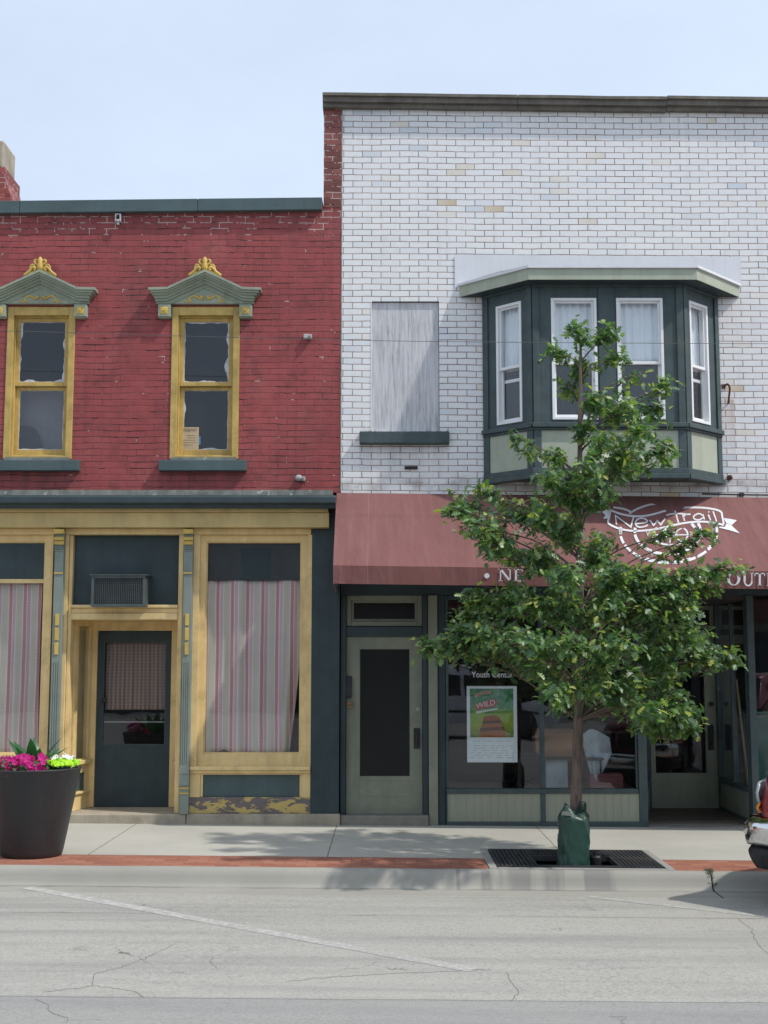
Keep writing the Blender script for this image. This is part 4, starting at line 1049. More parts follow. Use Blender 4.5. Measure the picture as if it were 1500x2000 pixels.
# left entrance
p = lambda px, py=1400, y=YS: X(px, py, y)
b = MB().box(p(664.8), p(675), YS, .32, ZW+.02, zhd); b.box(p(826), p(836), YS, .32, ZW+.02, zhd); b.box(p(856), p(870), YS+.02, .32, ZW-.05, zhd)
b.box(p(675)+.001, p(826)-.001, YS+.025, .30, Z(1243,750,.08), Z(1224,750,.08))
b.build('door_surround', M['teal'], wb, bevel=.005)
MB().box(p(837), p(855), YS-.02, .32, ZW-.05, zhd).build('entrance_post', M['olive'], wb, bevel=.008)
x0, x1, z0, z1 = R(676, 1163, 824, 1223.5, .10)
f = MB().frame(p(675)+.002, p(826)-.002, Z(1223,750,.08), zhd, .055, YS+.06, .2)
tr = f.build('transom_window', M['olive'], wb, bevel=.006)
a0, a1, c0, c1 = p(675)+.057, p(826)-.057, Z(1223,750,.08)+.055, zhd-.055
MB().frame(a0, a1, c0, c1, .03, .14, .18).build('sash', M['olive'], tr, bevel=.004)
MB().box(a0+.03, a1-.03, .158, .162, c0+.03, c1-.03).build('pane', M['glass_screen'], tr)
zd1 = Z(1243.5, 750, .10); zd0 = Z(1590, 750, .10)
gx0, gx1, gz0, gz1 = R(701, 1266, 802, 1518, .12)
dl = MB().wall(p(676), p(825), zd0, zd1, .12, .165, [(gx0, gx1, gz0, gz1)])
bx0, bx1, bz0, bz1 = R(701, 1552, 802, 1575, .12)
dl.frame(gx0-.001, gx1+.001, Z(1556,750,.12), Z(1524,750,.12), .006, .117, .1195)
dl.box(p(676), p(825), .112, .1195, zd0, zd0+.05)
door2 = dl.build('door', M['olive'], wb, bevel=.004)
MB().frame(gx0, gx1, gz0, gz1, .012, .126, .155).build('glazing_bead', M['olive'], door2)
MB().box(gx0+.012, gx1-.012, .140, .145, gz0+.012, gz1-.012).build('pane', M['glass_screen'], door2)
x0, x1, z0, z1 = R(808, 1422, 820, 1462, .11)
MB().box(x0, x1, .108, .1195, z0, z1).tube([((x0+x1)/2, .075, z0+.04), ((x0+x1)/2, .07, (z0+z1)/2), ((x0+x1)/2, .075, z1-.04)], .011, 8).build('handle', M['iron'], door2, bevel=.004)
k = pix(816, 1385, .11); MB().tube([(k.x, .1195, k.z), (k.x, .10, k.z)], .022, 12).build('lock', M['steel'], door2)
x0, x1, z0, z1 = R(673, 1320, 686, 1363, .08)
MB().box(x0+.004, x1+.005, .07, .1195, z0, z1).build('lock_box', M['iron'], door2, bevel=.012)
k = pix(684, 1377, .06)
MB().tube(smooth_path([(k.x-.05, .09, k.z-.01), (k.x-.03, .05, k.z+.01), (k.x+.02, .05, k.z+.02), (k.x+.045, .075, k.z+.008)]), .012, 7).frame(k.x-.03, k.x+.02, k.z-.03, k.z+.03, .014, .045, .07).build('hasp', M['brass'], door2, bevel=.003)
MB().box(p(665.5), p(836), -.02, .3, .06, zd0-.003).build('threshold', M['step_stone'], wb, bevel=.012)
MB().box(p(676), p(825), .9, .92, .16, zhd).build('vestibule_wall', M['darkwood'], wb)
# display window
xg0, xg1 = p(871), p(1244)
zg0, zg1 = Z(1540, 1060, .07), zhd-.02
xm0, xm1 = p(1054), p(1063)
b = MB()
b.box(p(1245), p(1262), YS, YS+.10, ZW-.05, zhd)                                   # corner post
b.box(xg0, xg0+.03, YS+.021, .12, zg0, zhd); b.box(xm0, xm1, YS+.01, .12, zg0, zhd); b.box(xg1-.02, xg1, YS+.02, .12, zg0, zhd)
b.box(xg0+.031, xm0-.001, YS+.02, .12, zg1-.03, zhd); b.box(xm1+.001, xg1-.021, YS+.02, .12, zg1-.03, zhd)
b.box(xg0, xg1, YS-.012, .12, Z(1550, 1060, YS), zg0-.001)
dw = b.build('display_window', M['teal_worn'], wb, bevel=.006)
MB().box(xg0+.031, xm0-.001, .078, .083, zg0, zg1-.031).build('pane', M['glass'], dw)
MB().box(xm1+.001, xg1-.021, .078, .083, zg0, zg1-.031).build('pane', M['glass'], dw)
zk1 = Z(1550, 1060, YS)-.002
b = MB().box(xg0, xg0+.012, YS-.004, .12, ZW+.01, zk1); b.box(xm0-.002, xm1+.002, YS-.004, .12, ZW+.035, zk1); b.box(xg0, p(1258), YS-.010, .12, ZW-.06, ZW+.034)
b.build('bulkhead_trim', M['teal_worn'], dw, bevel=.004)
bk = MB().box(xg0+.013, xm0-.003, YS+.008, .12, ZW+.035, zk1); bk.box(xm1+.003, p(1244.5), YS+.008, .12, ZW+.035, zk1)
bk.build('bulkhead', M['boards'], wb)
MB().box(xg0-.05, p(1250), .125, 1.5, zg0-.08, zg0-.03).build('display_floor', M['floor'], wb)
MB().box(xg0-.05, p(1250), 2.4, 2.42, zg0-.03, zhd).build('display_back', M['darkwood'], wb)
vs, fs = text2d('Youth Center'); mx = max(v[0] for v in vs)
l0, l1 = X(921, 1318, .076), X(1002, 1318, .076); s_ = (l1-l0)/mx; zz = Z(1323, 960, .076)
MB().add([(l0+v[0]*s_, .0765, zz+v[1]*s_*1.15) for v in vs], fs).build('lettering', M['sign_white'], dw)
# recessed right entry
YE = 1.62
xr0 = pix(1264, 1450, YE).x; xr1 = pix(1404, 1450, YE).x; XS = X(1472, 1612, YS)
b = MB().box(p(1246), XS+.05, .09, YE+.3, zhd-.05, zhd+.05); b.build('entry_ceiling', M['darkwood'], wb)
MB().box(p(1262.5), XR-.01, -.0, YE+.2, .06, ZW-.008*2.5+.004).build('entry_floor', M['step_stone'], wb)
zf0 = ZW-.008*2.5+.006
d0, d1, e0, e1 = R(1270, 1225, 1400, 1578, YE)
gx0, gx1, gz0, gz1 = R(1279, 1330, 1378, 1510, YE+.02)
dz1 = Z(1240, 1340, YE)
b = MB().box(xr0-.15, d0-.002, YE, YE+.12, zf0, zhd-.051); b.box(d1+.002, XS+.25, YE, YE+.12, zf0, zhd-.051); b.box(d0-.001, d1+.001, YE, YE+.12, dz1+.002, dz1+.07)
b.build('entry_frame', M['teal'], wb)
dl = MB().wall(d0, d1, zf0+.004, dz1, YE+.02, YE+.07, [(gx0, gx1, gz0, dz1-.11)])
door3 = dl.build('door', M['olive'], wb, bevel=.004)
MB().box(gx0, gx1, YE+.04, YE+.046, gz0, dz1-.11).build('pane', M['glass'], door3)
x0, x1, z0, z1 = R(1383, 1415, 1394, 1465, YE)
MB().box(x0, x1, YE+.0, YE+.0195, z0, z1).tube([((x0+x1)/2, YE-.05, z0+.05), ((x0+x1)/2, YE-.055, z1-.05)], .012, 8).build('handle', M['iron'], door3, bevel=.004)
k = pix(1389, 1375, YE); MB().tube([(k.x, YE+.0195, k.z), (k.x, YE-.005, k.z)], .03, 12).build('lock', M['iron'], door3)
b = MB().frame(d0, d1, dz1+.071, zhd-.052, .05, YE+.02, YE+.07); trn = b.build('transom_window', M['olive'], wb)
MB().box(d0+.05, d1-.05, YE+.04, YE+.045, dz1+.121, zhd-.102).build('pane', M['glass_screen'], trn)
# glass returns on either side of the recess
def ret(xa, ya, xb, yb, nm):
    Mx, L = facemat((xa, ya), (xb, yb)); b = MB()
    zq0, zq1 = zg0, zhd-.06
    b.box(0, .05, 0, .08, zf0, zq1+.008, Mx); b.box(L-.05, L, 0, .08, zf0, zq1+.008, Mx); b.box(L*.48, L*.48+.03, .01, .07, zq0, zq1, Mx)
    b.box(.051, L-.051, -.01, .08, zq0-.06, zq0-.001, Mx); b.box(.051, L-.051, 0, .08, zf0, zf0+.05, Mx)
    o = b.build(nm, M['teal_worn'], wb, bevel=.004)
    MB().box(.051, L-.051, .015, .07, zf0+.051, zq0-.061, Mx).build('bulkhead', M['olive'], o)
    MB().box(.051, L*.48-.001, .03, .035, zq0, zq1, Mx).build('pane', M['glass'], o)
    MB().box(L*.48+.031, L-.051, .03, .035, zq0, zq1, Mx).build('pane', M['glass'], o)
ret(xr1-.02, YE-.002, XS, .16, 'side_window')
ret(p(1261), .16, xr0+.03, YE-.002, 'side_window')
# far right display, mostly behind the truck and out of frame
b = MB().box(XS, XS+.08, YS, .13, ZW-.06, zhd); b.box(XR-.3, XR, YS, .32, ZW-.06, zhd); b.box(XS+.081, XR-.301, YS, .12, zg0-.07, zg0)
fr = b.build('display_window', M['teal_worn'], wb, bevel=.006)
MB().box(XS+.081, XR-.301, .078, .083, zg0+.001, zhd-.001).build('pane', M['glass'], fr)
MB().box(XS+.081, XR-.301, YS+.01, .12, ZW-.06, zg0-.071).build('bulkhead', M['boards'], fr)
# things in the shop window
xq = lambda px, py, y: X(px, py, y)
def inside(name, label, cat): pass
x0, x1, z0, z1 = R(912, 1340, 1010, 1489, .09)
pt = thing('poster', ((x0+x1)/2, .09, z0), 'tall white poster with a green picture headed WILD, taped inside the shop window', 'poster')
MB().box(x0, x1, .092, .095, z0, z1).build('sheet', M['poster'], pt)
x0, x1, z0, z1 = R(918, 1345, 1003, 1440, .09)
MB().box(x0, x1, .0905, .0918, z0, z1).build('picture', M['posterart'], pt)
fnp = lambda y: (lambda a, c: tuple(pix(a, c, y)))
def curved_text(s, pa, pc, hgt, y, m, nm, rise=0.0):
    vs, fs = text2d(s); mx = max(v[0] for v in vs); my = max(v[1] for v in vs); o = []
    for vx, vy in vs:
        t = vx/mx; a = pa[0]+(pc[0]-pa[0])*t; c = pa[1]+(pc[1]-pa[1])*t - rise*math.sin(math.pi*t) - vy/my*hgt
        o.append(tuple(pix(a, c, y)))
    return MB().add(o, fs).build(nm, m, pt)
# red lozenge behind the heading
MB().fill([(926, 1377), (934, 1374), (950, 1369), (964, 1365), (970, 1368), (971, 1375), (967, 1380), (950, 1382), (931, 1387), (929, 1382)], fnp(.0902)).build('heading_ground', M['print_red'], pt)
curved_text('WILD', (929.5, 1385), (967, 1377), 10, .0898, M['print_pale'], 'heading', 1)
bd = MB()
for i in range(7):
    bd.fill([(928+i*4.6, 1362-i*.9-2.2*math.sin(i/6*3.14)), (931.4+i*4.6, 1361.4-i*.9-2.2*math.sin(i/6*3.14)), (931.4+i*4.6, 1354-i*.9-2.2*math.sin(i/6*3.14)), (928+i*4.6, 1354.6-i*.9-2.2*math.sin(i/6*3.14))], fnp(.0899))
bd.build('worn_letters', M['print_pink'], pt)
MB().fill([(929, 1389.5), (971, 1383), (972, 1386), (931, 1393.5)], fnp(.0899)).build('tagline_strip', M['print_pale'], pt)
def blob(cx, cy, rx, ry, n=18, sd=0): return [(cx+rx*math.cos(6.283*k/n)*(1+.12*mnoise.noise(Vector((k*.9, sd, 0)))), cy-ry*math.sin(6.283*k/n)*(1+.12*mnoise.noise(Vector((k*.9, sd, 3))))) for k in range(n)]
MB().fill([(935, 1440), (938, 1424), (944, 1412), (943, 1402), (950, 1398), (968, 1397), (976, 1402), (979, 1412), (985, 1424), (988, 1440)], fnp(.0901)).build('log_picture', M['print_orange'], pt)
MB().fill([(938, 1422), (984, 1419), (986, 1426), (937, 1429)], fnp(.0899)).fill([(943, 1409), (979, 1407), (980, 1412), (942, 1414)], fnp(.0899)).build('log_bands', M['print_brown'], pt)
ln = MB(); r_ = random.Random(6)
for i in range(8):
    y_ = 1447+i*4.6
    if i in (1,): continue
    a = 918+r_.uniform(0, 8)
    while a < 1000:
        w = r_.uniform(4, 16); c = min(a+w, 1003)
        ln.fill([(a, y_), (c, y_-.2), (c, y_+1.1), (a, y_+1.3)], fnp(.0914)); a = c+r_.uniform(1.5, 9)
ln.build('small_print', M['print_grey'], pt)

x0, x1, z0, z1 = R(1046, 1425, 1122, 1478, .5)
t = thing('cardboard_box', ((x0+x1)/2, .6, z0), 'brown cardboard box on a low shelf behind the window mullion, left of the tree trunk', 'box')
MB().box(x0, x1, .5, .85, z0, z1).build('box_body', M['card'], t, bevel=.004)
MB().add([(x0, .5, z1+.002), (x1, .5, z1+.002), (x1, .40, z1-.05), (x0, .40, z1-.05)], [(0,1,2,3)]).build('flap', M['card'], t, solid=.004)
zfl = zg0-.03
sh = thing('display_shelf', ((x0+x1)/2, .7, zfl), 'low dark wooden shelf carrying the cardboard box inside the shop window', 'shelf')
MB().box(x0-.25, x1+.35, .38, .95, z0-.03, z0-.002).build('top', M['darkwood'], sh)
b = MB()
for xx in (x0-.2, x1+.3): MB().box(xx-.02, xx+.02, .42, .90, zfl, z0-.031).build('leg', M['darkwood'], sh)
def cloth(pts, y, seed):
    vs = []; fs = []; n = 24
    top = smooth_path([pts[0], pts[1], pts[2]], 12); bot = smooth_path([pts[5], pts[4], pts[3]], 12)
    m = len(top); k = 14
    for j in range(k+1):
        for i in range(m):
            a = tuple(top[i][q]+(bot[i][q]-top[i][q])*j/k for q in (0, 1)); w = pix(a[0], a[1], y+.05*mnoise.noise(Vector((i*.18, j*.12, seed)))+.02*math.sin(i*.9)*j/k); vs.append(tuple(w))
    for j in range(k):
        for i in range(m-1): a = j*m+i; fs.append((a, a+1, a+m+1, a+m))
    return MB().add(vs, fs)
tag(cloth([(1135, 1438), (1156, 1424), (1190, 1440), (1195, 1470), (1164, 1526), (1144, 1480)], .42, 2).build('draped_cloth', M['cloth'], None, smooth=True, solid=.004), 'pale blue-grey cloth hanging behind the shop glass just right of the tree trunk', 'cloth')
x0, x1, z0, z1 = R(1152, 1516, 1216, 1541, .45)
tag(MB().box(x0, x1, .4, .62, zfl, z1).box(x0+.01, x1-.01, .41, .61, z1+.001, z1+.03).build('flat_carton', M['redbox'], None, bevel=.006), 'faded red flat carton on the display floor below the blue-grey cloth', 'carton')
k = pix(1012, 1440, .6)
st = thing('office_chair', (k.x, .6, zfl), 'black swivel chair seen past the lower right corner of the white poster', 'chair')
x0, x1, z0, z1 = R(985, 1436, 1050, 1490, .62)
MB().box(x0+.05, x1, .45, .90, z0+.06, z0+.13).build('seat', M['black'], st, bevel=.03)
MB().box(x0+.1, x1-.02, .88, .95, z0+.1, z1+.25).build('backrest', M['black'], st, bevel=.03)
MB().tube([(k.x, .65, zfl+.06), (k.x, .65, z0+.06)], .03, 10).build('column', M['black'], st)
b = MB()
for q in range(5): a = q*1.2566+.3; b.tube([(k.x, .65, zfl+.08), (k.x+.2*math.cos(a), .65+.2*math.sin(a), zfl+.03)], [.03, .018], 6)
b.build('base', M['black'], st)
x0, x1, z0, z1 = R(1065, 1486, 1108, 1535, .5)
tag(MB().box(x0, x1, .45, .75, zfl, z1).box(x0-.012, x1+.012, .44, .76, z1+.001, z1+.03).build('storage_tub', M['cloth'], None, bevel=.012), 'grey plastic storage tub under the shelf inside the shop window', 'tub')
x0, x1, z0, z1 = R(1446, 1395, 1480, 1520, 1.0)
tag(MB().box(x0+.12, x1+.5, .9, 1.3, zf0, z1).box(x0+.10, x1+.52, .88, 1.32, z1+.001, z1+.04).build('green_bin', M['greenbox'], None, bevel=.015), 'green plastic bin inside the right shop window behind the truck', 'bin')
k = pix(1440, 1360, 1.0)
tag(MB().tube([(k.x+.12, .95, zf0), (k.x+.02, 1.1, k.z+.2)], .014, 8).build('broom_handle', M['paper'], None), 'thin tan pole leaning inside the right shop window beside the entry', 'pole')

# ================================================================== awning
aw = thing('awning', (3.3, 0, Z(1105, 651, -1)), 'maroon canvas awning with a white banner and wheel emblem over the shop', 'awning')
AYF, AYB = -.98, -.03
xal = X(651, 1105, AYF); XAR = 7.3
zta = lambda x: Z(963, 660, AYB) - .0115*(x-xal)
zfa = lambda x: Z(1105, 651, AYF) - .0135*(x-xal)
zva = lambda x: Z(1140, 651, AYF) - .0125*(x-xal)
c = MB(); n = 60; m = 10; vs = []; fs = []
for j in range(m+1):
    v = j/m
    for i in range(n+1):
        x = xal+(XAR-xal)*i/n
        s = -.010*math.sin(math.pi*v)*abs(math.sin(math.pi*(x+.18)/1.15))
        vs.append((x, AYB+(AYF-AYB)*v, zta(x)+(zfa(x)-zta(x))*v+s))
for j in range(m):
    for i in range(n): a = j*(n+1)+i; fs.append((a, a+n+1, a+n+2, a+1))
c.add(vs, fs)
c.add([(xal, AYB, zta(xal)), (xal, AYF, zfa(xal)), (xal, AYB, zfa(xal)-.05)], [(0,1,2)])
c.build('canopy', M['canvas'], aw, solid=.008)
v_ = MB(); vs = []; fs = []
for j in range(5):
    for i in range(n*2+1):
        x = xal+(XAR-xal)*i/n/2; t = j/4
        wv = .012*t*mnoise.noise(Vector((x*2.2, 0, 5))) + (.02*t*math.sin((x-xal)*60) if x-xal < .12 else 0)
        vs.append((x, AYF-.004+wv, zfa(x)+(zva(x)-zfa(x))*t))
m = n*2+1
for j in range(4):
    for i in range(m-1): a = j*m+i; fs.append((a, a+m, a+m+1, a+1))
v_.add(vs, fs)
v_.add([(xal, AYF, zfa(xal)), (xal, AYB, zfa(xal)-.05), (xal, AYB, zva(xal)-.05), (xal, AYF, zva(xal))], [(0,1,2,3)])
v_.build('valance', M['canvas'], aw, solid=.006)
b = MB(); 
for x in (xal+.03, 1.1, 2.7, 4.3, 5.9):
    b.tube([(x, AYB, zta(x)-.03), (x, AYF+.03, zfa(x)-.03), (x, AYB, zfa(x)-.05)], .014, 6)
b.tube([(xal+.03, AYF+.03, zfa(xal)-.03), (XAR-.05, AYF+.03, zfa(XAR)-.03)], .014, 6)
b.build('frame', M['steel'], aw)
# emblem drawn on the slope
pA = Vector((xal, AYB, zta(xal))); pB = Vector((xal, AYF, zfa(xal))); pC = Vector((XAR, AYF, zfa(XAR)))
nA = (pB-pA).cross(pC-pA).normalized(); nA = nA if nA.y < 0 else -nA
def onA(zx, zy, k=.0075): return tuple(pixplane(1150+zx/4.286, 960+zy/4.286, pA+nA*k, nA))
em = MB(); lw = 16
em.ribbon(smooth_path([(180,155),(260,185),(360,205),(460,205),(560,185),(660,155),(760,137),(880,133),(1000,140),(1100,165),(1118,215),(1130,275)]), lw, onA)
em.ribbon(smooth_path([(180,155),(172,210),(165,265),(240,305),(340,327),(440,328),(540,318),(640,298),(740,275),(840,258),(950,252),(1050,262),(1130,280)]), lw, onA)
em.ribbon(smooth_path([(205,132),(290,145),(350,168),(366,176)]), lw, onA); em.ribbon(smooth_path([(340,185),(370,165),(430,135),(520,108),(610,103),(700,113),(800,135)]), lw, onA)
em.fill([(110,170),(150,150),(183,150),(165,225),(120,227),(140,200)][::-1], onA)
em.fill([(1125,222),(1180,228),(1240,240),(1195,282),(1150,262)][::-1], onA); em.fill([(1150,266),(1195,284),(1265,350),(1170,322),(1090,303),(1095,293),(1140,296)][::-1], onA)
def arc(cx, cy, rx, ry, a0, a1, w, dash=None):
    n = 60; pts = [(cx+rx*math.cos(rad(a0+(a1-a0)*i/n)), cy+ry*math.sin(rad(a0+(a1-a0)*i/n))) for i in range(n+1)]
    if not dash: em.ribbon(pts, w, onA, ); return
    i = 0
    while i < n: em.ribbon(pts[i:min(i+dash[0], n)+1], w, onA); i += dash[0]+dash[1]
arc(668, 335, 405, 262, -12, 192, 22, (4, 1)); arc(668, 335, 395, 250, 62, 118, 10)
arc(660, 335, 275, 188, -22, 190, 24, (7, 1))
arc(680, 360, 148, 86, -40, 222, 14)
for a in range(0, 360, 45):
    em.ribbon([(680, 362), (680+140*math.cos(rad(a)), 362+80*math.sin(rad(a)))], 9, onA)
em.fill([(580,368),(625,310),(655,305),(640,345)], onA)
em.ribbon([(860,268),(905,322)], 24, onA); em.ribbon([(268,312),(266,358)], 24, onA)
em.build('emblem', M['sign_white'], aw)
lw = 12.5
for s in ([(232,275),(222,200),(352,298),(375,212)], smooth_path([(392,270),(485,256),(472,230),(430,224),(398,243),(392,275),(420,298),(470,292),(495,278)]),
          [(510,240),(542,282),(575,245),(602,278),(640,225)], smooth_path([(650,200),(690,188),(760,184),(822,190)]), [(722,160),(752,265)],
          [(785,190),(802,245)], smooth_path([(790,222),(808,194),(852,190)]), [(955,190),(968,235)], smooth_path([(955,200),(920,185),(880,205),(885,230),(925,236),(962,215)]),
          [(1000,192),(1020,242)], [(1003,166),(1006,176)], [(1040,165),(1070,250)]):
    MB().ribbon(s, lw, lambda a, c: onA(a, c, .0095)).build('letter_stroke', M['sign_white'], aw)
for (ch_, x, y, s, rot) in (('W', 478, 372, 40, 0), ('E', 722, 375, 40, -.05), ('R', 842, 375, 38, 0), ('e', 895, 562, 62, -.55), ('r', 945, 520, 62, -.8), ('s', 985, 480, 62, -1.0)):
    vs, fs = text2d(ch_)
    MB().add([onA(k=.0095, zx=x+s*1.4*(vx*math.cos(rot)-vy*math.sin(rot)*-1*-1), zy=y+s*1.4*(-vy*math.cos(rot)+vx*math.sin(rot))) for vx, vy in vs], fs).build('letter', M['sign_white'], aw)
# serif capitals on the valance
def onV(a, c): q = pix(a, c, AYF-.022); return tuple(q)
vl = MB()
def glyph(ch_, x0, x1, yt, yb):
    vl = MB()
    w = x1-x0; h = yb-yt; T, t, sf = w*.20, w*.085, w*.15
    def bar(a, c, wd): 
        vl.fill([(a[0]-wd/2, a[1]), (a[0]+wd/2, a[1]), (c[0]+wd/2, c[1]), (c[0]-wd/2, c[1])], onV)
    def hb_(xa, xb_, y, th): vl.fill([(xa, y), (xb_, y), (xb_, y+th), (xa, y+th)], onV)
    P_ = lambda u, v: (x0+w*u, yt+h*v)
    if ch_ == 'N':
        bar(P_(.14, 0), P_(.14, 1), t); bar(P_(.86, 0), P_(.86, 1), t); bar(P_(.14, 0), P_(.86, 1), T)
        for u, v in ((.1, 0), (.86, 0), (.14, .94)): hb_(x0+w*u-sf, x0+w*u+sf, yt+h*v, h*.06)
    if ch_ == 'E':
        bar(P_(.2, 0), P_(.2, 1), T); hb_(x0, x1-w*.08, yt, h*.07); hb_(x0+w*.2, x1-w*.2, yt+h*.46, h*.07); hb_(x0, x1, yt+h*.93, h*.07)
        bar(P_(.88, .0), P_(.88, .2), t); bar(P_(.96, .78), P_(.96, .95), t)
    if ch_ == 'Y':
        bar(P_(.5, .5), P_(.5, 1), T); bar(P_(.12, 0), P_(.5, .55), T); bar(P_(.88, 0), P_(.52, .55), t)
        for u, v in ((.12, 0), (.88, 0), (.5, .94)): hb_(x0+w*u-sf, x0+w*u+sf, yt+h*v, h*.06)
    if ch_ == 'O':
        n = 32
        for i in range(n):
            a, c = 6.2832*i/n, 6.2832*(i+1)/n
            q = []
            for s_, aa in ((1, a), (1, c), (0, c), (0, a)):
                k = w*.5 - (0 if s_ else T*1.05); k2 = h*.52 - (0 if s_ else h*.07)
                q.append((x0+w/2+k*math.cos(aa), yt+h/2+k2*math.sin(aa)))
            vl.fill(q, onV)
    if ch_ == 'U':
        bar(P_(.2, 0), P_(.2, .68), T); bar(P_(.84, 0), P_(.84, .68), t)
        pts = [(x0+w*(.52-.32*math.cos(3.1416*i/12)), yt+h*(.68+.33*math.sin(3.1416*i/12))) for i in range(13)]
        vl.ribbon(pts, w*.14, onV)
        for u in (.2, .84): hb_(x0+w*u-sf, x0+w*u+sf, yt, h*.06)
    if ch_ == 'T':
        bar(P_(.5, 0), P_(.5, 1), T); hb_(x0, x1, yt, h*.08); bar(P_(.03, 0), P_(.03, .22), t); bar(P_(.97, 0), P_(.97, .22), t); hb_(x0+w*.3, x0+w*.7, yt+h*.94, h*.06)
    if ch_ == 'H':
        bar(P_(.2, 0), P_(.2, 1), T); bar(P_(.8, 0), P_(.8, 1), T); hb_(x0+w*.2, x0+w*.8, yt+h*.46, h*.07)
        for u in (.2, .8):
            for v in (0, .94): hb_(x0+w*u-sf*1.2, x0+w*u+sf*1.2, yt+h*v, h*.06)
    vl.build('letter', M['sign_white'], aw)
n = 16; vl.fill([(951+5.2*math.cos(6.283*k/n), 1124.5-5.2*math.sin(6.283*k/n)) for k in range(n)], onV)
glyph('N', 974, 1000, 1111, 1135); glyph('E', 1004, 1023, 1111.5, 1135.5)
glyph('Y', 1392, 1415, 1117.5, 1142.5); glyph('O', 1420, 1446, 1118, 1143); glyph('U', 1450, 1472, 1118.5, 1143.5); glyph('T', 1474, 1494, 1119, 1144); glyph('H', 1497, 1522, 1119.5, 1144.5)
vl.build('bullet_mark', M['sign_white'], aw)
# ================================================================== setting
def slope(x): return TILT*x
def sheet(name, m, x0, x1, y0, y1, z, nx=1):
    b = MB()
    for i in range(nx):
        a, c = x0+(x1-x0)*i/nx, x0+(x1-x0)*(i+1)/nx
        b.add([(a,y0,z+slope(a)),(c,y0,z+slope(c)),(c,y1,z+slope(c)),(a,y1,z+slope(a))], [(0,1,2,3)])
    return structure(b.build(name, m))
structure(MB().add([(-600,-600,-.6),(600,-600,-.6),(600,600,-.6),(-600,600,-.6)], [(0,1,2,3)]).build('ground', M['earth']))
YK0, YK1 = -3.02, -3.15                       # kerb back and face
YP = -2.37                                    # front of the concrete walk
LX = 26
sheet('road', M['asphalt'], -LX, LX, -30.5, -3.50, 0)
def slab(name, m, y0, y1, zt, zb, xs):
    b = MB()
    for x0, x1 in xs:
        b.add([(x0,y0,zb+slope(x0)),(x1,y0,zb+slope(x1)),(x1,y1,zb+slope(x1)),(x0,y1,zb+slope(x0)),(x0,y0,zt+slope(x0)),(x1,y0,zt+slope(x1)),(x1,y1,zt+slope(x1)),(x0,y1,zt+slope(x0))],
              [(0,1,5,4),(1,2,6,5),(2,3,7,6),(3,0,4,7),(4,5,6,7),(3,2,1,0)])
    return structure(b.build(name, m))
GX0, GX1, GY0, GY1 = 1.02, 2.50, -3.02, -1.86      # tree pit
slab('sidewalk', M['sidewalk'], YP, .6, .15, -.2, [(-LX, GX0-.06), (GX1+.06, LX)])
slab('sidewalk', M['sidewalk'], GY1+.06, .6, .15, -.2, [(GX0-.06, GX1+.06)])
slab('paver_strip', M['pavers'], YK0+.001, YP-.001, .147, -.2, [(-LX, GX0-.09), (GX1+.09, LX)])
prof = [(YK0, -.2), (YK0, .151), (-3.055, .151), (-3.085, .142), (-3.108, .122), (-3.125, .085), (-3.143, .035), (-3.17, .003), (-3.24, .0005), (-3.50, -.001), (-3.50, -.2)]
def kerb(x0, x1):
    b = MB(); n = len(prof); k = max(1, int((x1-x0)/.4))
    for i in range(k+1):
        x = x0+(x1-x0)*i/k
        b.v += [(x, y+.004*mnoise.noise(Vector((x*1.2, y*9, 2))), z+slope(x)+(.004 if z > .02 else 0)*mnoise.noise(Vector((x*1.5, z*5, 9)))) for y, z in prof]
    for i in range(k):
        for j in range(n-1): b.f.append((i*n+j, i*n+j+1, (i+1)*n+j+1, (i+1)*n+j))
    b.f += [tuple(range(n)), tuple(range((k+1)*n-1, k*n-1, -1))]
    return b
JX = ground(1356, 1715).x
js = [JX+7.3*i for i in range(-5, 5)]
for a, c in zip(js[:-1], js[1:]):
    structure(kerb(a+.006, c-.006).build('kerb', M['kerb'], auto=50))
def line(name, pts, w):
    b = MB()
    for (p, q) in zip(pts[:-1], pts[1:]):
        p, q = ground(*p), ground(*q); d = (q-p).normalized(); n_ = Vector((-d.y, d.x, 0))*w/2
        k = 14
        for i in range(k):
            a, c = p+(q-p)*i/k, p+(q-p)*(i+1)/k
            b.add([tuple(v+Vector((0,0,.0022))) for v in (a-n_, c-n_, c+n_, a+n_)], [(0,1,2,3)])
    return structure(b.build(name, M['roadpaint']))
line('parking_line', [(52, 1733.5), (925, 1895)], .125)
line('parking_line', [(1150, 1751.5), (1560, 1797)], .10)

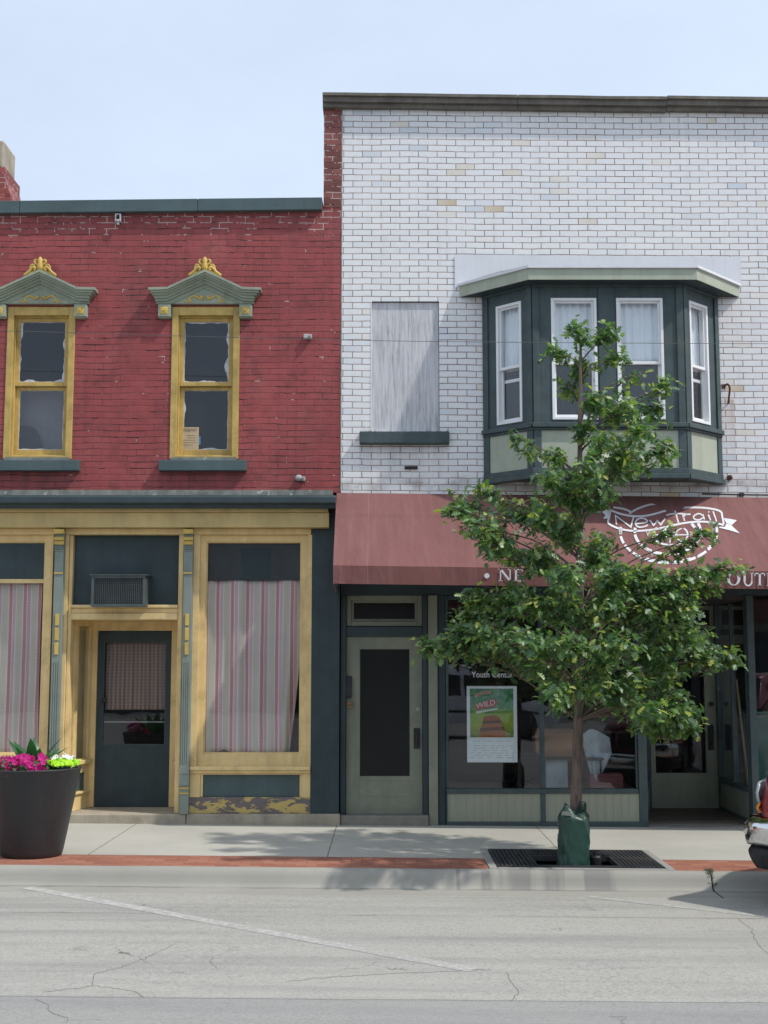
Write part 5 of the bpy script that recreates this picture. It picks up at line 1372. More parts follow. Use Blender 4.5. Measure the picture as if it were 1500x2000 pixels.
# cracks wandering over the old asphalt
r_ = random.Random(12)
for path in ([(345,1843),(272,1877),(236,1889),(186,1902),(182,1926),(128,1933),(84,1938)], [(184,1925),(236,1932),(262,1936),(281,1947)], [(66,1950),(92,1962),(98,1977),(135,1990),(128,1998)],
             [(988,1900),(1002,1921),(1014,1936),(996,1957)], [(1186,1986),(1222,1987),(1212,1994),(1224,2004)], [(1440,1795),(1468,1815),(1474,1835),(1499,1862)], [(415,1868),(412,1880),(424,1893)], [(560,1917),(640,1909),(760,1902),(960,1894)]):
    b = MB(); pts = []
    for a, c in zip(path[:-1], path[1:]):
        n = max(3, int(math.hypot(c[0]-a[0], c[1]-a[1])/5))
        for i in range(n): pts.append((a[0]+(c[0]-a[0])*i/n+r_.uniform(-3, 3), a[1]+(c[1]-a[1])*i/n+r_.uniform(-1.2, 1.2)))
    pts.append(path[-1]); P3 = [ground(*p_) for p_ in pts]
    for i in range(len(P3)-1):
        p, q = P3[i], P3[i+1]; d = (q-p).normalized(); n_ = Vector((-d.y, d.x, 0))
        w0, w1 = [(.0022+.0040*abs(mnoise.noise(Vector((k*.35, path[0][0], 0))))) for k in (i, i+1)]
        b.add([tuple(v+Vector((0,0,.0014))) for v in (p-n_*w0, q-n_*w1, q+n_*w1, p+n_*w0)], [(0,1,2,3)])
    structure(b.build('road_crack', M['crack']))
# weeds in the kerb joint
b = MB(); r_ = random.Random(3)
for k in range(60):
    y = r_.uniform(-3.14, -2.95); x = JX+r_.uniform(-.02, .02); z = (.15 if y > -3.08 else .15-(-3.08-y)*1.8)+slope(x)
    h = r_.uniform(.006, .022); a = r_.random()*6.28
    b.tube([(x, y, z-.01), (x+math.cos(a)*.012, y+math.sin(a)*.01, z+h*.6), (x+math.cos(a)*.03, y+math.sin(a)*.02, z+h)], [.004, .003, .001], 4)
wd = b.build('weeds', M['weed']); wd['kind'] = 'stuff'

# ================================================================== tree pit, bag, tree
TX, TY = 1.745, -2.62
gz_ = lambda x: .15+slope(x)
tg = thing('tree_grate', (TX, TY, gz_(TX)), 'square black iron grate in a concrete border round the base of the street tree', 'tree grate')
b = MB()
def gbox(b, x0, x1, y0, y1, z0, z1):
    b.add([(x0,y0,z0+slope(x0)),(x1,y0,z0+slope(x1)),(x1,y1,z0+slope(x1)),(x0,y1,z0+slope(x0)),(x0,y0,z1+slope(x0)),(x1,y0,z1+slope(x1)),(x1,y1,z1+slope(x1)),(x0,y1,z1+slope(x0))],
          [(0,1,5,4),(1,2,6,5),(2,3,7,6),(3,0,4,7),(4,5,6,7),(3,2,1,0)])
gbox(b, GX0-.085, GX0-.012, -3.012, GY1+.058, -.1, .158); gbox(b, GX1+.012, GX1+.085, -3.012, GY1+.058, -.1, .158); gbox(b, GX0-.011, GX1+.011, GY1+.001, GY1+.058, -.1, .157)
gbox(b, GX0-.011, GX1+.011, -3.010, -2.955, -.1, .158)
b.build('border', M['border'], tg, bevel=.006)
b = MB(); HX0, HX1, HY0, HY1 = TX-.36, TX+.36, TY-.24, TY+.30
fy0 = -2.954
gbox(b, GX0-.010, HX0-.001, fy0, GY1, .135, .160); gbox(b, HX1+.001, GX1+.010, fy0, GY1, .135, .160)
b.v = b.v; 
# slotted plates: bars with gaps
sl = MB()
def slots(x0, x1, y0, y1):
    n = int((y1-y0)/.045)
    for i in range(n):
        a = y0+(y1-y0)*(i+.2)/n; c = y0+(y1-y0)*(i+.8)/n
        gbox(sl, x0, x1, a, c, .135, .163)
bars = MB()
def plate(x0, x1, y0, y1):
    gbox(bars, x0, x0+.03, y0, y1, .12, .165); gbox(bars, x1-.03, x1, y0, y1, .12, .165)
    gbox(bars, x0+.031, x1-.031, y0, y0+.03, .12, .165); gbox(bars, x0+.031, x1-.031, y1-.03, y1, .12, .165)
    n = max(2, int((x1-x0-.06)/.036))
    for i in range(n):
        a = x0+.031+(x1-x0-.062)*(i+.22)/n; c = x0+.031+(x1-x0-.062)*(i+.92)/n
        gbox(bars, a, c, y0+.031, y1-.031, .125, .163)
    gbox(bars, x0+.032, x1-.032, (y0+y1)/2-.012, (y0+y1)/2+.012, .126, .1645)
plate(GX0-.008, HX0-.002, fy0+.004, GY1-.004); plate(HX1+.002, GX1+.008, fy0+.004, GY1-.004)
plate(HX0, HX1, HY1+.002, GY1-.004); plate(HX0, HX1, fy0+.004, HY0-.002)
bars.build('bars', M['iron'], tg)
b = MB(); gbox(b, GX0-.01, GX1+.01, fy0, GY1, -.1, .085); b.build('pit_soil', M['soil'], tg)

t = thing('watering_bag', (TX-.02, TY-.06, gz_(TX)-.05), 'slumped dark green plastic watering bag wrapped around the foot of the tree trunk', 'watering bag')
def bag():
    vs = []; fs = []; n = 48; m = 26; H = .555
    for j in range(m+1):
        v = j/m
        for i in range(n):
            a = 6.2832*i/n
            wx = .142*(1-.10*v**2) * (1-.55*max(0, v-.86)/.14*.7); wy = .135*(1-.15*v) * (1-.5*max(0, v-.86)/.14)
            fold = .020*mnoise.noise(Vector((math.cos(a)*2.2, math.sin(a)*2.2, v*2.0+4))) + .012*abs(mnoise.noise(Vector((math.cos(a+v*1.6)*4.5, math.sin(a+v*1.6)*4.5, v*3.2))))*2
            cre = -.020*math.exp(-((math.sin(a*.5+1.35-.35*v))/.10)**2)*(1 if v > .15 else v/.15)
            r = 1+ (fold+cre)/.15
            sg = .03*math.sin(v*3.1)
            x = TX-.02+wx*math.copysign(abs(math.cos(a))**.75, math.cos(a))*r + sg*.4
            y = TY-.06+wy*math.copysign(abs(math.sin(a))**.75, math.sin(a))*r
            top = .05*math.sin(a*2+.6)*max(0, v-.75)/.25 + (-.05*max(0, math.cos(a-2.2)))*max(0, v-.7)/.3
            vs.append((x, y, gz_(x)-.05+H*v+top))
    for j in range(m):
        for i in range(n): fs.append((j*n+i, j*n+(i+1) % n, (j+1)*n+(i+1) % n, (j+1)*n+i))
    fs.append(tuple(range(n-1, -1, -1)))
    # gathered top folding in to the trunk
    k = len(vs)
    for i in range(n):
        a = 6.2832*i/n; vs.append((TX+.075*math.cos(a), TY+.075*math.sin(a), gz_(TX)+H-.07+.015*math.sin(a*5)))
    for i in range(n): fs.append((m*n+i, m*n+(i+1) % n, k+(i+1) % n, k+i))
    return MB().add(vs, fs)
bag().build('bag_skin', M['bag'], t, smooth=True)
b = MB(); q = [pix(1098, 1584, TY-.175), pix(1115, 1586, TY-.178), pix(1117, 1594, TY-.182), pix(1096, 1592, TY-.18)]
b.add([tuple(v) for v in q], [(3,2,1,0)]); b.build('label', M['flash'], t, solid=.003)
b = MB(); b.tube(smooth_path([(TX+.05, TY-.14, gz_(TX)+.50), (TX+.055, TY-.16, gz_(TX)+.545), (TX+.085, TY-.13, gz_(TX)+.55), (TX+.09, TY-.1, gz_(TX)+.48)]), .014, 6)
b.build('strap', M['bag'], t)
k = ground(1163, 1687, .15)
t = thing('valve_cap', (k.x, k.y, k.z-.05), 'small black plastic cap beside the green watering bag in the grate opening', 'cap')
MB().lathe([(.001, -.06), (.055, -.06), (.055, .06), (.045, .075), (.001, .08)], 14, Matrix.Translation(k)).build('body', M['black'], t)
MB().lathe([(.001, .076), (.02, .076), (.02, .098), (.001, .10)], 10, Matrix.Translation(k)).build('lid', M['black'], t)

# street tree
tree = thing('street_tree', (TX, TY, gz_(TX)), 'young oak street tree with dark glossy lobed leaves in front of the maroon awning', 'tree')
CL = [ # px, py, radius px, leaf count weight
 (1130,655,40,.8),(1190,650,26,.6),(1090,690,28,.6),(1140,720,50,1),(1200,700,26,.5),(1110,755,38,.9),(1170,780,52,1),(1240,735,22,.5),(1210,805,42,1),(1300,755,34,.6),(1285,805,38,.7),(1250,855,55,1),(1175,870,58,1),(1130,850,36,.7),
 (1010,855,20,.3),(1030,880,20,.3),(1090,895,40,.7),(1150,925,55,1),(1220,905,55,1),(1290,880,38,.6),(1310,895,20,.4),(1075,935,30,.6),
 (905,985,32,.5),(942,962,28,.6),(935,1030,42,.9),(965,1065,42,.9),(885,1000,20,.4),(1005,1005,36,.7),(1060,1005,48,.9),(1100,1040,52,1),(1115,970,42,.9),(1165,965,42,.8),(1050,1095,55,1),(1105,1125,55,1),(1165,1080,48,1),(1205,1120,44,1),(1250,1128,40,1),(1300,1142,44,1),(1345,1128,34,.7),(1400,1112,26,.5),(1440,1110,18,.35),(1375,1045,18,.4),(1300,1045,20,.35),(1330,1070,18,.3),
 (925,1172,28,.6),(908,1205,30,.6),(985,1172,40,.9),(1035,1175,58,1.2),(1105,1185,66,1.3),(1180,1185,66,1.4),(1260,1185,62,1.3),(1325,1185,52,1.1),(1385,1150,30,.6),(870,1262,32,.7),(832,1268,22,.5),(905,1240,38,.8),(960,1240,55,1.1),(1035,1255,66,1.3),(1120,1265,66,1.3),(1200,1265,66,1.4),(1285,1265,62,1.2),(1340,1245,46,1),(1370,1285,32,.7),(1405,1278,24,.5),(1432,1288,18,.45),
 (945,1278,30,.5),(1015,1288,28,.6),(1060,1310,42,.9),(1045,1285,34,.7),(1085,1350,42,.9),(1150,1335,56,1.1),(1220,1345,56,1.1),(1290,1325,44,.9),(1265,1390,42,.9),(1320,1400,42,.9),(1340,1422,26,.6),(1105,1375,26,.6),(1190,1375,30,.7),(1310,1368,38,.8),(1352,1395,16,.4),(1300,1430,22,.5)]
r_ = random.Random(21)
tb = pix(1125, 1690, TY); tp = pix(1138, 640, TY)
def trunk_at(z):
    t = (z-gz_(TX))/(tp.z-gz_(TX)); t = min(max(t, 0), 1)
    return Vector((TX + .02*math.sin(t*5) + (tp.x-TX)*t, TY+.03*math.sin(t*4+1), gz_(TX)+t*(tp.z-gz_(TX))))
def trunk_r(t): return .050*(1-t)**.8+.008 + (.03*max(0, .05-t)/.05)
b = MB(); n = 30
b.tube([trunk_at(gz_(TX)-.12+(tp.z-gz_(TX)+.12)*i/n) if i else trunk_at(0)-Vector((0,0,.1)) for i in range(n+1)], [trunk_r(i/n)*(1+.05*math.sin(i*2.1)) for i in range(n+1)], 12)
b.build('trunk', M['bark'], tree, smooth=True)
limbs = MB(); leaves = MB()
def lobed(L, W):
    """outline of an oak leaf lying along +Y, slightly folded about its midrib"""
    half = [(0.0, .015), (.20, .32), (.28, .12), (.44, .52), (.51, .15), (.68, .52), (.75, .16), (.88, .26), (1.0, 0.0)]
    return half
HALF = lobed(1, 1)
def add_leaf(p, d, up, L, W, curl, fold):
    d = d.normalized(); s = d.cross(up); 
    if s.length < 1e-4: s = d.orthogonal()
    s.normalize(); n = s.cross(d)
    base = len(leaves.v)
    for t, w in HALF:
        q = p + d*(L*t) - n*(curl*L*t*t)
        a = q + s*(W*w) + n*(fold*w*W); c = q - s*(W*w) + n*(fold*w*W)
        leaves.v += [tuple(q), tuple(a), tuple(c)]
    for i in range(len(HALF)-1):
        o = base+i*3
        leaves.f += [(o, o+1, o+4, o+3), (o+2, o, o+3, o+5)]
leafpts = 0
axis_x = TX
for (px, py, rp, wgt) in CL:
    z_ = pix(px, py, TY).z; half = .25+1.05*max(0, min(1, (5.2-z_)/1.9)) if z_ > 3.3 else 1.30-.35*max(0, (2.2-z_)/.9)
    xo = abs(pix(px, py, TY).x-TX)
    dep = math.sqrt(max(.02, half*half - xo*xo))
    reps = 2 if dep > .5 and rp > 40 else 1
    for rep in range(reps):
        yo = r_.uniform(-1, 1)*dep*.8 if reps == 1 else (-1 if rep == 0 else 1)*dep*r_.uniform(.25, .85)
        yy = TY + max(-1.15, min(1.15, yo))
        c = pix(px, py, yy); rr = rp*.79/F*(yy+D)
        # limb from the trunk out to the clump
        hd = math.hypot(c.x-TX, c.y-TY)
        z0 = max(1.42, c.z-.42*hd-.10+r_.uniform(-.08,.1)); s0 = trunk_at(z0)
        mid = s0.lerp(c, .5)+Vector((r_.uniform(-.06,.06), r_.uniform(-.06,.06), .10*hd))
        path = [tuple(s0), tuple(s0.lerp(mid, .5)+Vector((0,0,.03*hd))), tuple(mid), tuple(c), tuple(c+(c-mid).normalized()*rr*.6)]
        sp_ = smooth_path(path, 4); rb = .006+.007*min(1, hd)
        limbs.tube(sp_, [rb*(1-.8*i/(len(sp_)-1)) for i in range(len(sp_))], 6)
        if py < 905: wgt *= .62; rr *= .93
        ntw = max(5, int(15*wgt))
        nl = int(235*wgt/(1 if reps == 1 else 1.25))
        out = (c-trunk_at(max(1.4, c.z-.3))); out.z *= .4
        out = out.normalized() if out.length > .05 else Vector((0,-1,0))
        def put(p, tdir, sc=1.0):
            rd = Vector((r_.gauss(0,1), r_.gauss(0,1), r_.gauss(0,.6))).normalized()
            ld = (tdir*.6+rd*1.0+Vector((0,0,-.25-.45*r_.random()))).normalized()
            up = (Vector((0,0,1))+Vector((r_.gauss(0,.5), r_.gauss(-.15,.5), 0))).normalized()
            L = r_.uniform(.045, .100)*sc
            add_leaf(p, ld, up, L, L*r_.uniform(.60,.85), r_.uniform(-.05,.4), r_.uniform(-.15,.5))
        left = nl
        for k in range(ntw):
            far = r_.random() < .30
            dv = Vector((r_.gauss(0,1), r_.gauss(0,.9), r_.gauss(.10,.65)))
            dv = (dv.normalized()*r_.uniform(.25, 1.0)**.6 + out*r_.uniform(.1, .55))*(1.35 if far else .92)
            tip = c + dv*rr
            st = s0.lerp(c, r_.uniform(.55, .95))+Vector((r_.uniform(-.1,.1), r_.uniform(-.1,.1), r_.uniform(-.1,.1)))*rr
            if (tip-st).length < .5*rr: st = c - dv*rr*.6
            md = st.lerp(tip, .5)+Vector((r_.gauss(0,.06), r_.gauss(0,.06), .13))*(tip-st).length
            tw = smooth_path([tuple(st), tuple(md), tuple(tip)], 4)
            limbs.tube(tw, [.0042*(1-.7*i/(len(tw)-1)) for i in range(len(tw))], 4)
            m = int((nl/ntw)*(.55 if far else 1.12)*r_.uniform(.6, 1.4))
            tdir = (tip-st).normalized(); L0 = (tip-st).length
            for q in range(m):
                u = 1-(r_.random()**1.25)*.92
                ii = min(int(u*(len(tw)-1)), len(tw)-2); a_ = Vector(tw[ii]).lerp(Vector(tw[ii+1]), u*(len(tw)-1)-ii)
                put(a_+Vector((r_.gauss(0,1), r_.gauss(0,1), r_.gauss(0,1)))*(.016 if far else .032), tdir)
        # leaves along the outer part of the limb
        for q in range(int(.10*nl*min(1.6, hd/.5))):
            u = r_.uniform(.45, 1.0); ii = min(int(u*(len(sp_)-1)), len(sp_)-2)
            a_ = Vector(sp_[ii]).lerp(Vector(sp_[ii+1]), u*(len(sp_)-1)-ii)
            put(a_+Vector((r_.gauss(0,1), r_.gauss(0,1), r_.gauss(.2,1)))*.045, (c-s0).normalized())
limbs.build('branches', M['bark'], tree, smooth=True)
leaves.build('crown', M['leaf'], tree)

# ================================================================== planter and its flowers
PC = Vector((pix(64, 1590, -2.42).x, -2.42, 0)); pg = gz_(PC.x)-.003
pl = thing('planter', (PC.x, PC.y, pg), 'large tapered charcoal planter filled with flowers on the brick strip', 'planter')
H = .80
prof = [(.001, 0), (.266, 0), (.279, .012), (.289, .05), (.428, H-.02), (.438, H), (.430, H+.008), (.398, H), (.390, H-.07), (.001, H-.06)]
MB().lathe(prof, 64, Matrix.Translation((PC.x, PC.y, pg))).build('pot', M['pot'], pl, auto=40)
b = MB().lathe([(.001, H-.035), (.30, H-.045), (.367, H-.055)], 32, Matrix.Translation((PC.x, PC.y, pg))); b.build('soil', M['soil'], pl, smooth=True)
zr = pg+H
def flower(b, c, r, nrm, petals=5, seed=0):
    nrm = nrm.normalized(); s = nrm.orthogonal().normalized(); t = nrm.cross(s); ph = seed*1.7
    n = petals*6; base = len(b.v); b.v.append(tuple(c-nrm*r*.28))
    for ring, (k, h) in enumerate(((.5, -.02), (1.0, .10))):
        for i in range(n):
            a = 6.2832*i/n+ph; rr = r*k*(1-.20*abs(math.sin(a*petals/2))**3*k)*(1+.08*math.sin(a*7+seed))
            b.v.append(tuple(c+(s*math.cos(a)+t*math.sin(a))*rr+nrm*(r*h+r*.10*math.sin(a*petals*2+seed)*k)))
    for i in range(n):
        j = (i+1) % n; b.f.append((base, base+1+i, base+1+j)); b.f.append((base+1+i, base+1+n+i, base+1+n+j, base+1+j))
def small_leaf(b, p, d, up, L, W, curl=.25):
    d = d.normalized(); s = d.cross(up); s = s.normalized() if s.length > 1e-4 else d.orthogonal(); nn = s.cross(d); base = len(b.v)
    prof = ((0,.08),(.25,.42),(.5,.5),(.75,.34),(1,.0))
    for t_, w in prof:
        q = p+d*L*t_-nn*curl*L*t_*t_; b.v += [tuple(q), tuple(q+s*W*w+nn*.15*W*w), tuple(q-s*W*w+nn*.15*W*w)]
    for i in range(len(prof)-1): o = base+i*3; b.f += [(o,o+1,o+4,o+3),(o+2,o,o+3,o+5)]
r_ = random.Random(9)
def clump(name, label, a0, a1, r0, r1, zlo, zhi, mat_f, nf, nl, fr):
    t = thing(name, (PC.x+.28*math.cos((a0+a1)/2), PC.y+.28*math.sin((a0+a1)/2), zr-.04), label, 'plant', 'bedding plants in the planter')
    lf = MB()
    for k in range(nl):
        a = r_.uniform(a0, a1); r = r_.uniform(r0, r1); z = zr+r_.uniform(-.05, zhi*.75)-.06*max(0, r-.36)/.06
        p = Vector((PC.x+r*math.cos(a), PC.y+r*math.sin(a), z))
        small_leaf(lf, p, Vector((math.cos(a)+r_.gauss(0,.7), math.sin(a)+r_.gauss(0,.7), r_.gauss(.2,.5))), Vector((0,0,1)), r_.uniform(.03,.055), r_.uniform(.02,.035))
        if k % 4 == 0: lf.tube([(PC.x+.7*r*math.cos(a), PC.y+.7*r*math.sin(a), zr-.05), tuple(p)], .003, 4)
    lf.build('foliage', M['petunia_leaf'], t)
    for k in range(nf):
        a = r_.uniform(a0, a1); r = r_.uniform(r0+.06, r1+.02); z = zr+zlo+(zhi-zlo)*r_.random()-.05*max(0, r-.37)/.05
        fl = MB(); flower(fl, Vector((PC.x+r*math.cos(a), PC.y+r*math.sin(a), z)), r_.uniform(*fr), Vector((math.cos(a)*.6+r_.gauss(0,.25), math.sin(a)*.9-.35, .55+r_.gauss(0,.25))), 5, k)
        fl.build('flower', mat_f, t)
PI = math.pi
clump('petunia', 'magenta petunias spilling over the left half of the planter rim', -PI*.98, -PI*.58, .12, .40, -.02, .13, M['magenta'], 36, 190, (.026, .040))
clump('petunia', 'bright pink petunias at the middle front of the planter, beside the lime foliage', -PI*.55, -PI*.27, .14, .37, .0, .135, M['magenta'], 26, 110, (.026, .04))
clump('petunia', 'white petunias at the right back of the planter', -PI*.20, PI*.22, .12, .37, .05, .13, M['white_petal'], 17, 110, (.020, .030))
clump('petunia', 'magenta petunias at the back left of the planter, mostly behind the broad leaves', PI*.55, PI*.98, .12, .34, .0, .10, M['magenta'], 14, 70, (.026, .038))
t = thing('sweet_potato_vine', (PC.x+.26, PC.y-.16, zr-.04), 'mound of lime green foliage at the right front of the planter', 'plant', 'bedding plants in the planter')
b = MB()
for k in range(420):
    a = r_.uniform(-PI*.27, PI*.06); r = r_.uniform(.16, .405); z = zr+.085*math.sqrt(max(0, 1-((r-.27)/.17)**2))*r_.uniform(.7,1.05)
    p = Vector((PC.x+r*math.cos(a), PC.y+r*math.sin(a), z))
    small_leaf(b, p, Vector((math.cos(a)+r_.gauss(0,.6), math.sin(a)+r_.gauss(0,.6), r_.gauss(-.1,.3))), Vector((math.cos(a)*.4,-.5,1)), r_.uniform(.03,.05), r_.uniform(.028,.042))
b.build('foliage', M['lime'], t)
t = thing('canna', (PC.x, PC.y+.02, zr-.04), 'upright broad dark green leaves at the centre of the planter', 'plant', 'bedding plants in the planter')
for k in range(11):
    a = k*2.4; b = MB(); L = r_.uniform(.28, .40); lean = r_.uniform(.15, .75)
    p = Vector((PC.x+.05*math.cos(a), PC.y+.05*math.sin(a)-.02, zr-.02)); d = Vector((math.cos(a)*lean, math.sin(a)*lean*.8, 1)).normalized()
    s = d.cross(Vector((math.cos(a), math.sin(a), .2))).normalized(); nn = s.cross(d); vs = []; n = 9
    for i in range(n):
        q = i/(n-1); w = .060*math.sin(math.pi*min(1, .08+q*.94))**.8*(1-.3*q); c = p+d*L*q+Vector((math.cos(a), math.sin(a), -.6))*(L*.30*q*q)
        b.v += [tuple(c-nn*.0), tuple(c+s*w+nn*w*.35), tuple(c-s*w+nn*w*.35)]
    for i in range(n-1): o = i*3; b.f += [(o,o+1,o+4,o+3),(o+2,o,o+3,o+5)]
    b.build('leaf', M['canna'], t, smooth=True)

# ================================================================== pickup truck, nose to the kerb
HA = rad(130); hd = Vector((math.cos(HA), math.sin(HA), 0)); lf_ = Vector((-hd.y, hd.x, 0))
corner = pix(1448, 1620, -3.76); org = Vector((corner.x, corner.y, 0)) - lf_*.95
tk = thing('pickup_truck', (org.x, org.y, slope(org.x)), 'dark red pickup truck with a chrome bumper, its nose to the kerb', 'truck')
TM = Matrix(((hd.x, lf_.x, 0, org.x), (hd.y, lf_.y, 0, org.y), (0, 0, 1, slope(org.x)-.0), (0, 0, 0, 1)))
def loft(secs, M_, close=True):
    b = MB(); n = len(secs[0]); vs = [p for s in secs for p in s]; fs = []
    for j in range(len(secs)-1):
        for i in range(n): fs.append((j*n+i, j*n+(i+1) % n, (j+1)*n+(i+1) % n, (j+1)*n+i))
    fs += [tuple(range(n-1, -1, -1)), tuple(range((len(secs)-1)*n, len(secs)*n))]
    return b.add(vs, fs, M_)
def sec(x, w, z0, z1, wt=None, rd=.10):
    wt = w if wt is None else wt
    pts = [(-w*.96, z0), (w*.96, z0), (w, z0+.08), (w, z0+(z1-z0)*.55), (wt+.0, z1-rd), (wt-rd*.35, z1-rd*.35), (wt-rd, z1), (0, z1+.02), (-wt+rd, z1), (-wt+rd*.35, z1-rd*.35), (-wt, z1-rd), (-w, z0+(z1-z0)*.55), (-w, z0+.08)]
    return [(x, y, z) for y, z in pts]
body = loft([sec(-.15, .84, .745, 1.04, .78, .06), sec(-.19, .935, .52, 1.11, .86), sec(-.25, .960, .50, 1.16, .89), sec(-.38, .968, .50, 1.18, .90), sec(-.9, .95, .50, 1.19, .88), sec(-1.5, .96, .46, 1.24, .90), sec(-1.9, .96, .44, 1.28, .92), sec(-3.4, .96, .44, 1.28, .93), sec(-3.6, .96, .46, 1.26, .94), sec(-5.1, .96, .50, 1.26, .94), sec(-5.25, .93, .52, 1.24, .92)], TM)
bo = body.build('body', M['car'], tk, auto=35, bevel=.012)
cab = loft([sec(-1.72, .86, 1.25, 1.28, .85, .02), sec(-2.25, .80, 1.25, 1.80, .66, .08), sec(-2.5, .80, 1.25, 1.84, .66, .08), sec(-3.3, .80, 1.25, 1.82, .66, .08), sec(-3.5, .84, 1.25, 1.30, .8, .02)], TM)
cb = cab.build('cab', M['car'], tk, auto=35)
b = MB()
for s in (-1, 1):
    vs = [(-2.02, s*.825, 1.36), (-2.62, s*.825, 1.34), (-2.62, s*.730, 1.72), (-2.30, s*.735, 1.72)]; b.add(vs, [(0,1,2,3)], TM)
    vs = [(-2.70, s*.825, 1.34), (-3.30, s*.82, 1.34), (-3.26, s*.735, 1.70), (-2.70, s*.730, 1.72)]; b.add(vs, [(0,1,2,3)], TM)
b.build('side_window', M['car_glass'], cb, solid=.012)
MB().add([(-1.78, -.76, 1.33), (-1.78, .76, 1.33), (-2.20, .66, 1.76), (-2.20, -.66, 1.76)], [(0,1,2,3)], TM).build('windscreen', M['car_glass'], cb, solid=.02)
# chrome bumper with wrapped ends
def bumper(z0, z1, grow, tuck=0.0):
    prof = []
    path = [(-.52, .985), (-.30, .995), (-.16, .985), (-.06, .955), (-.015, .88), (0, .6), (.015, .0)]
    path += [(x, -y) for x, y in path[-2::-1]]
    vs = []; fs = []; m = 8
    for (x, y) in path:
        nv = Vector((x+.6, y*.8, 0)).normalized()
        for j in range(m+1):
            v = j/m; bul = grow*math.sin(math.pi*min(1, max(0, v)))**.6 - (.045*max(0, v-.78)/.22)
            bul -= tuck*(1-v)**2.4
            vs.append((x+nv.x*bul, y+nv.y*bul, z0+(z1-z0)*v))
    n = len(path)
    for i in range(n-1):
        for j in range(m): a = i*(m+1)+j; fs.append((a, a+m+1, a+m+2, a+1))
    return MB().add(vs, fs, TM)
bumper(.50, .735, .02).build('bumper', M['chrome'], tk, smooth=True, solid=.006)
lowb = bumper(.31, .495, -.005, .075); lowb.build('lower_valance', M['car_black'], tk, smooth=True, solid=.01)
MB().box(-.50, -.20, -.78, .78, .24, .33, TM).build('air_dam', M['car_black'], tk, bevel=.03)
MB().box(-.175, -.14, -.62, .62, .77, 1.0, TM).build('grille', M['car_black'], tk, bevel=.02)
for s in (-1, 1):
    h = MB()
    # wrapped corner lamp: clear above, amber below
    path = [(-.125, .70), (-.120, .80), (-.132, .88), (-.155, .925), (-.185, .950)]
    for (z0, z1, mt, nm) in ((.845, 1.02, 'lens', 'headlamp'), (.762, .841, 'amber', 'turn_signal')):
        vs = []; fs = []
        for i, (x, y) in enumerate(path):
            zt = z1 - (.03*i/4 if nm == 'headlamp' else 0)
            for z, o in ((z0, .0), ((z0+zt)/2, .012), (zt, -.005)): vs.append((x+o, s*(y+o*.7), z))
        for i in range(len(path)-1):
            for j in range(2): a = i*3+j; fs.append((a, a+3, a+4, a+1))
        MB().add(vs, fs, TM).build(nm, M[mt], tk, smooth=True, solid=.014)
for x in (-1.02, -4.25):
    for s in (-1, 1):
        Wm = TM @ Matrix.Translation((x, s*.80, .37)) @ Matrix.Rotation(math.pi/2*s*-1, 4, 'X')
        w = MB().lathe([(.20, -.10), (.30, -.115), (.352, -.10), (.37, -.06), (.37, .06), (.352, .10), (.30, .125), (.21, .115)], 36, Wm).build('wheel', M['tyre'], tk, auto=40)
        MB().lathe([(.001, .09), (.06, .095), (.07, .07), (.15, .06), (.19, .10), (.215, .115)], 24, Wm).build('rim', M['steel'], w, auto=40)
        arch = MB(); pts = [(x+.46*math.cos(rad(a)), s*.972, .40+.44*math.sin(rad(a))) for a in range(-10, 191, 12)]
        arch.tube(pts, .035, 6, TM); arch.build('wheel_arch', M['car_black'], tk, smooth=True)
        ai = MB(); ai.lathe([(.001, .0), (.42, .0), (.42, .16)], 28, TM @ Matrix.Translation((x, s*.82, .41)) @ Matrix.Rotation(math.pi/2*s*-1, 4, 'X')); ai.build('wheel_well', M['black'], tk)
b = MB()
for s in (-1, 1): b.box(-5.24, -5.20, s*.85-.06, s*.85+.06, .85, 1.15, TM)
b.build('tail_lamps', M['red_lens'], tk)
MB().box(-5.36, -5.22, -.93, .93, .50, .68, TM).build('rear_bumper', M['chrome'], tk, bevel=.03)
for s in (-1, 1): MB().box(-2.02, -1.90, s*.98, s*1.16, 1.32, 1.48, TM).build('door_mirror', M['car_black'], tk, bevel=.03)
for s in (-1, 1): MB().box(-3.16, -3.02, s*.965, s*.985, 1.10, 1.13, TM).build('door_handle', M['car_black'], tk, bevel=.005)

# ================================================================== the far side of the street, behind the photographer
ob = thing('opposite_building', (0, -33, 0), 'plain two-storey brick row across the street, seen only reflected in the shop glass', 'building')
hs = []
for i in range(-9, 9): hs += [(i*2.9+.5, i*2.9+1.6, 4.4, 6.3)]
MB().wall(-27, 27, -.3, 7.4, -33, -33.3, hs).build('wall', M['brick_bare'], ob)
MB().box(-27, 27, -33.9, -33.31, -.3, 7.3).build('rear_wall', M['darkwood'], ob)
MB().box(-27, 27, -33.0, -32.8, 3.1, 3.5).build('cornice', M['coping'], ob)
MB().box(-27, 27, -32.99, -32.9, .1, 3.05).build('shopfront', M['teal'], ob)
structure(MB().box(-26, 26, -33, -30.5, -.2, .13).build('sidewalk', M['sidewalk']))

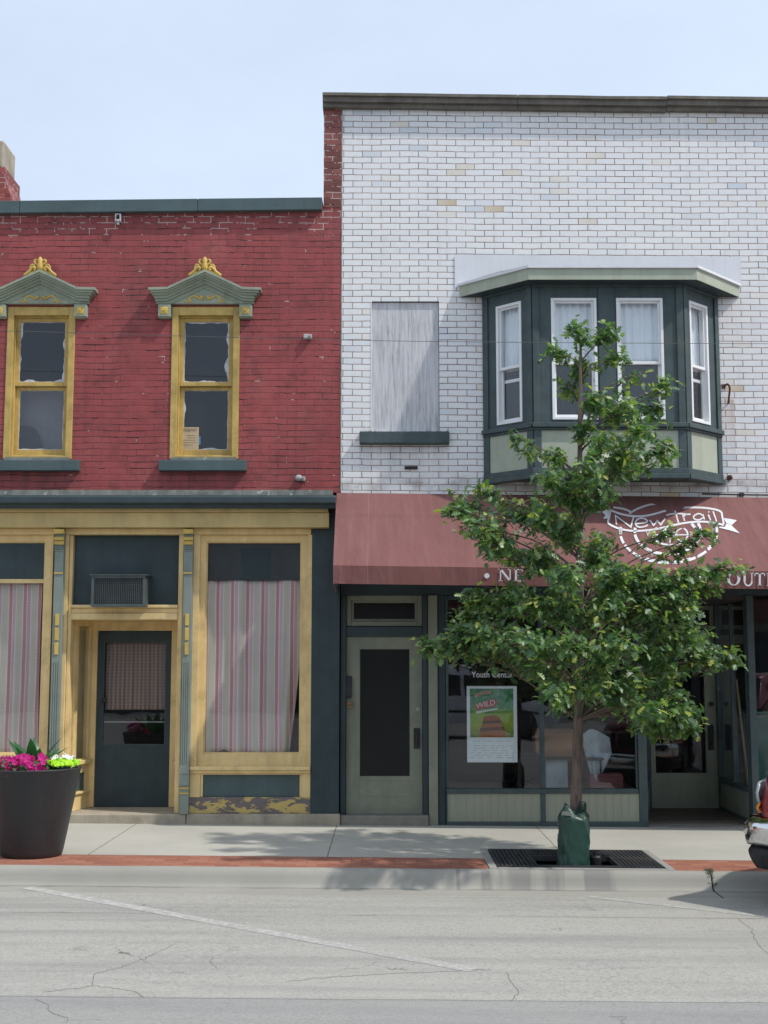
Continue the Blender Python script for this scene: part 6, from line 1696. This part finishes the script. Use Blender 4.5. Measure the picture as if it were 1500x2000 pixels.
# a pale van parked behind the photographer: it shows as grey shapes in the shop glass
vn = thing('parked_van', (2.2, -20.2, 0), 'pale silver van parked across the street, seen only mirrored in the shop window', 'van')
VM = Matrix.Translation((4.6, -20.2, 0)) @ Matrix.Rotation(0, 4, 'Z')
loft([sec(0, .82, .45, .92, .75, .06), sec(-.15, .92, .40, 1.02, .85), sec(-1.0, .94, .38, 1.12, .88), sec(-1.7, .95, .38, 1.80, .74, .14), sec(-2.2, .95, .38, 1.92, .76, .14), sec(-4.7, .95, .40, 1.92, .78, .14), sec(-4.85, .92, .45, 1.80, .76, .1)], VM).build('body', M['white_metal'], vn, auto=35)
for s_ in (-1, 1):
    for (a_, c_) in ((-1.75, -2.45), (-2.55, -3.5), (-3.6, -4.55)):
        MB().add([(a_, s_*.955, 1.15), (c_, s_*.955, 1.15), (c_, s_*.86, 1.68), (a_, s_*.86, 1.68)], [(0,1,2,3)], VM).build('window', M['car_glass'], vn, solid=.02)
    MB().box(-4.6, -.3, s_*.945, s_*.965, .62, .68, VM).build('side_trim', M['car_black'], vn)
    for x in (-.95, -3.8):
        w = MB().lathe([(.20, -.10), (.30, -.115), (.352, -.10), (.37, -.06), (.37, .06), (.352, .10), (.30, .125), (.001, .10)], 28, VM @ Matrix.Translation((x, s_*.84, .37)) @ Matrix.Rotation(math.pi/2*s_*-1, 4, 'X')).build('wheel', M['tyre'], vn, auto=40)

# ================================================================== overhead cable
pts = [pix(-300, 640, -.9), pix(0, 646, -.9), pix(490, 660, -.9), pix(850, 667, -.9), pix(1400, 671, -.9), pix(1900, 672, -.9)]
tag(MB().tube(smooth_path([tuple(p) for p in pts], 8), .0032, 6).build('overhead_cable', M['wire']), 'thin dark cable strung across both building fronts at upper window height', 'cable')
VEIL = (.64, .80); VEILC = (8.3, 9.6, 11.5)
# ================================================================== light
SUN_EL, SUN_DIR = None, Vector((-2.35, 1.0, -3.3)).normalized()          # travel direction of the light
to = -SUN_DIR
el = math.asin(to.z); az = math.atan2(to.x, to.y)
sun = bpy.data.lights.new('sun', 'SUN'); sun.energy = 2.9; sun.angle = rad(1.4); sun.color = (1.0, .955, .89)
so = bpy.data.objects.new('sun', sun); COL.objects.link(so); so.rotation_euler = SUN_DIR.to_track_quat('-Z', 'Y').to_euler(); so.location = (20, -20, 30)
w = bpy.data.worlds.new('World'); SC.world = w; w.use_nodes = True; nt = w.node_tree; nt.nodes.clear()
sky = nt.nodes.new('ShaderNodeTexSky'); sky.sky_type = 'NISHITA'; sky.sun_disc = False; sky.sun_elevation = el; sky.sun_rotation = az; sky.air_density = 1.0; sky.dust_density = 1.5; sky.ozone_density = 1.0
bg = nt.nodes.new('ShaderNodeBackground'); bg.inputs[1].default_value = .10
# a thin veil of high cloud over the blue
tc = nt.nodes.new('ShaderNodeTexCoord'); mp = nt.nodes.new('ShaderNodeMapping'); mp.inputs['Scale'].default_value = (1, 1, 2.2)
ns = nt.nodes.new('ShaderNodeTexNoise'); ns.inputs['Scale'].default_value = 2.2; ns.inputs['Detail'].default_value = 6; ns.inputs['Roughness'].default_value = .55
rp = nt.nodes.new('ShaderNodeMapRange'); rp.inputs[1].default_value = .3; rp.inputs[2].default_value = .7; rp.inputs[3].default_value = VEIL[0]; rp.inputs[4].default_value = VEIL[1]
mx = nt.nodes.new('ShaderNodeMixRGB'); mx.inputs[2].default_value = (*VEILC, 1)
L = nt.links.new
L(tc.outputs['Generated'], mp.inputs[0]); L(mp.outputs[0], ns.inputs['Vector']); L(ns.outputs[0], rp.inputs[0]); L(rp.outputs[0], mx.inputs[0])
L(sky.outputs[0], mx.inputs[1]); L(mx.outputs[0], bg.inputs[0])
out = nt.nodes.new('ShaderNodeOutputWorld'); L(bg.outputs[0], out.inputs[0])
v = SC.view_settings; v.view_transform = 'Standard'; v.look = 'None'; v.exposure = 0.10; v.gamma = 1; v.use_curve_mapping = False
SC.render.engine = 'CYCLES'
cy = SC.cycles; cy.use_denoising = True; cy.max_bounces = 10; cy.transparent_max_bounces = 24; cy.glossy_bounces = 4; cy.sample_clamp_indirect = 6
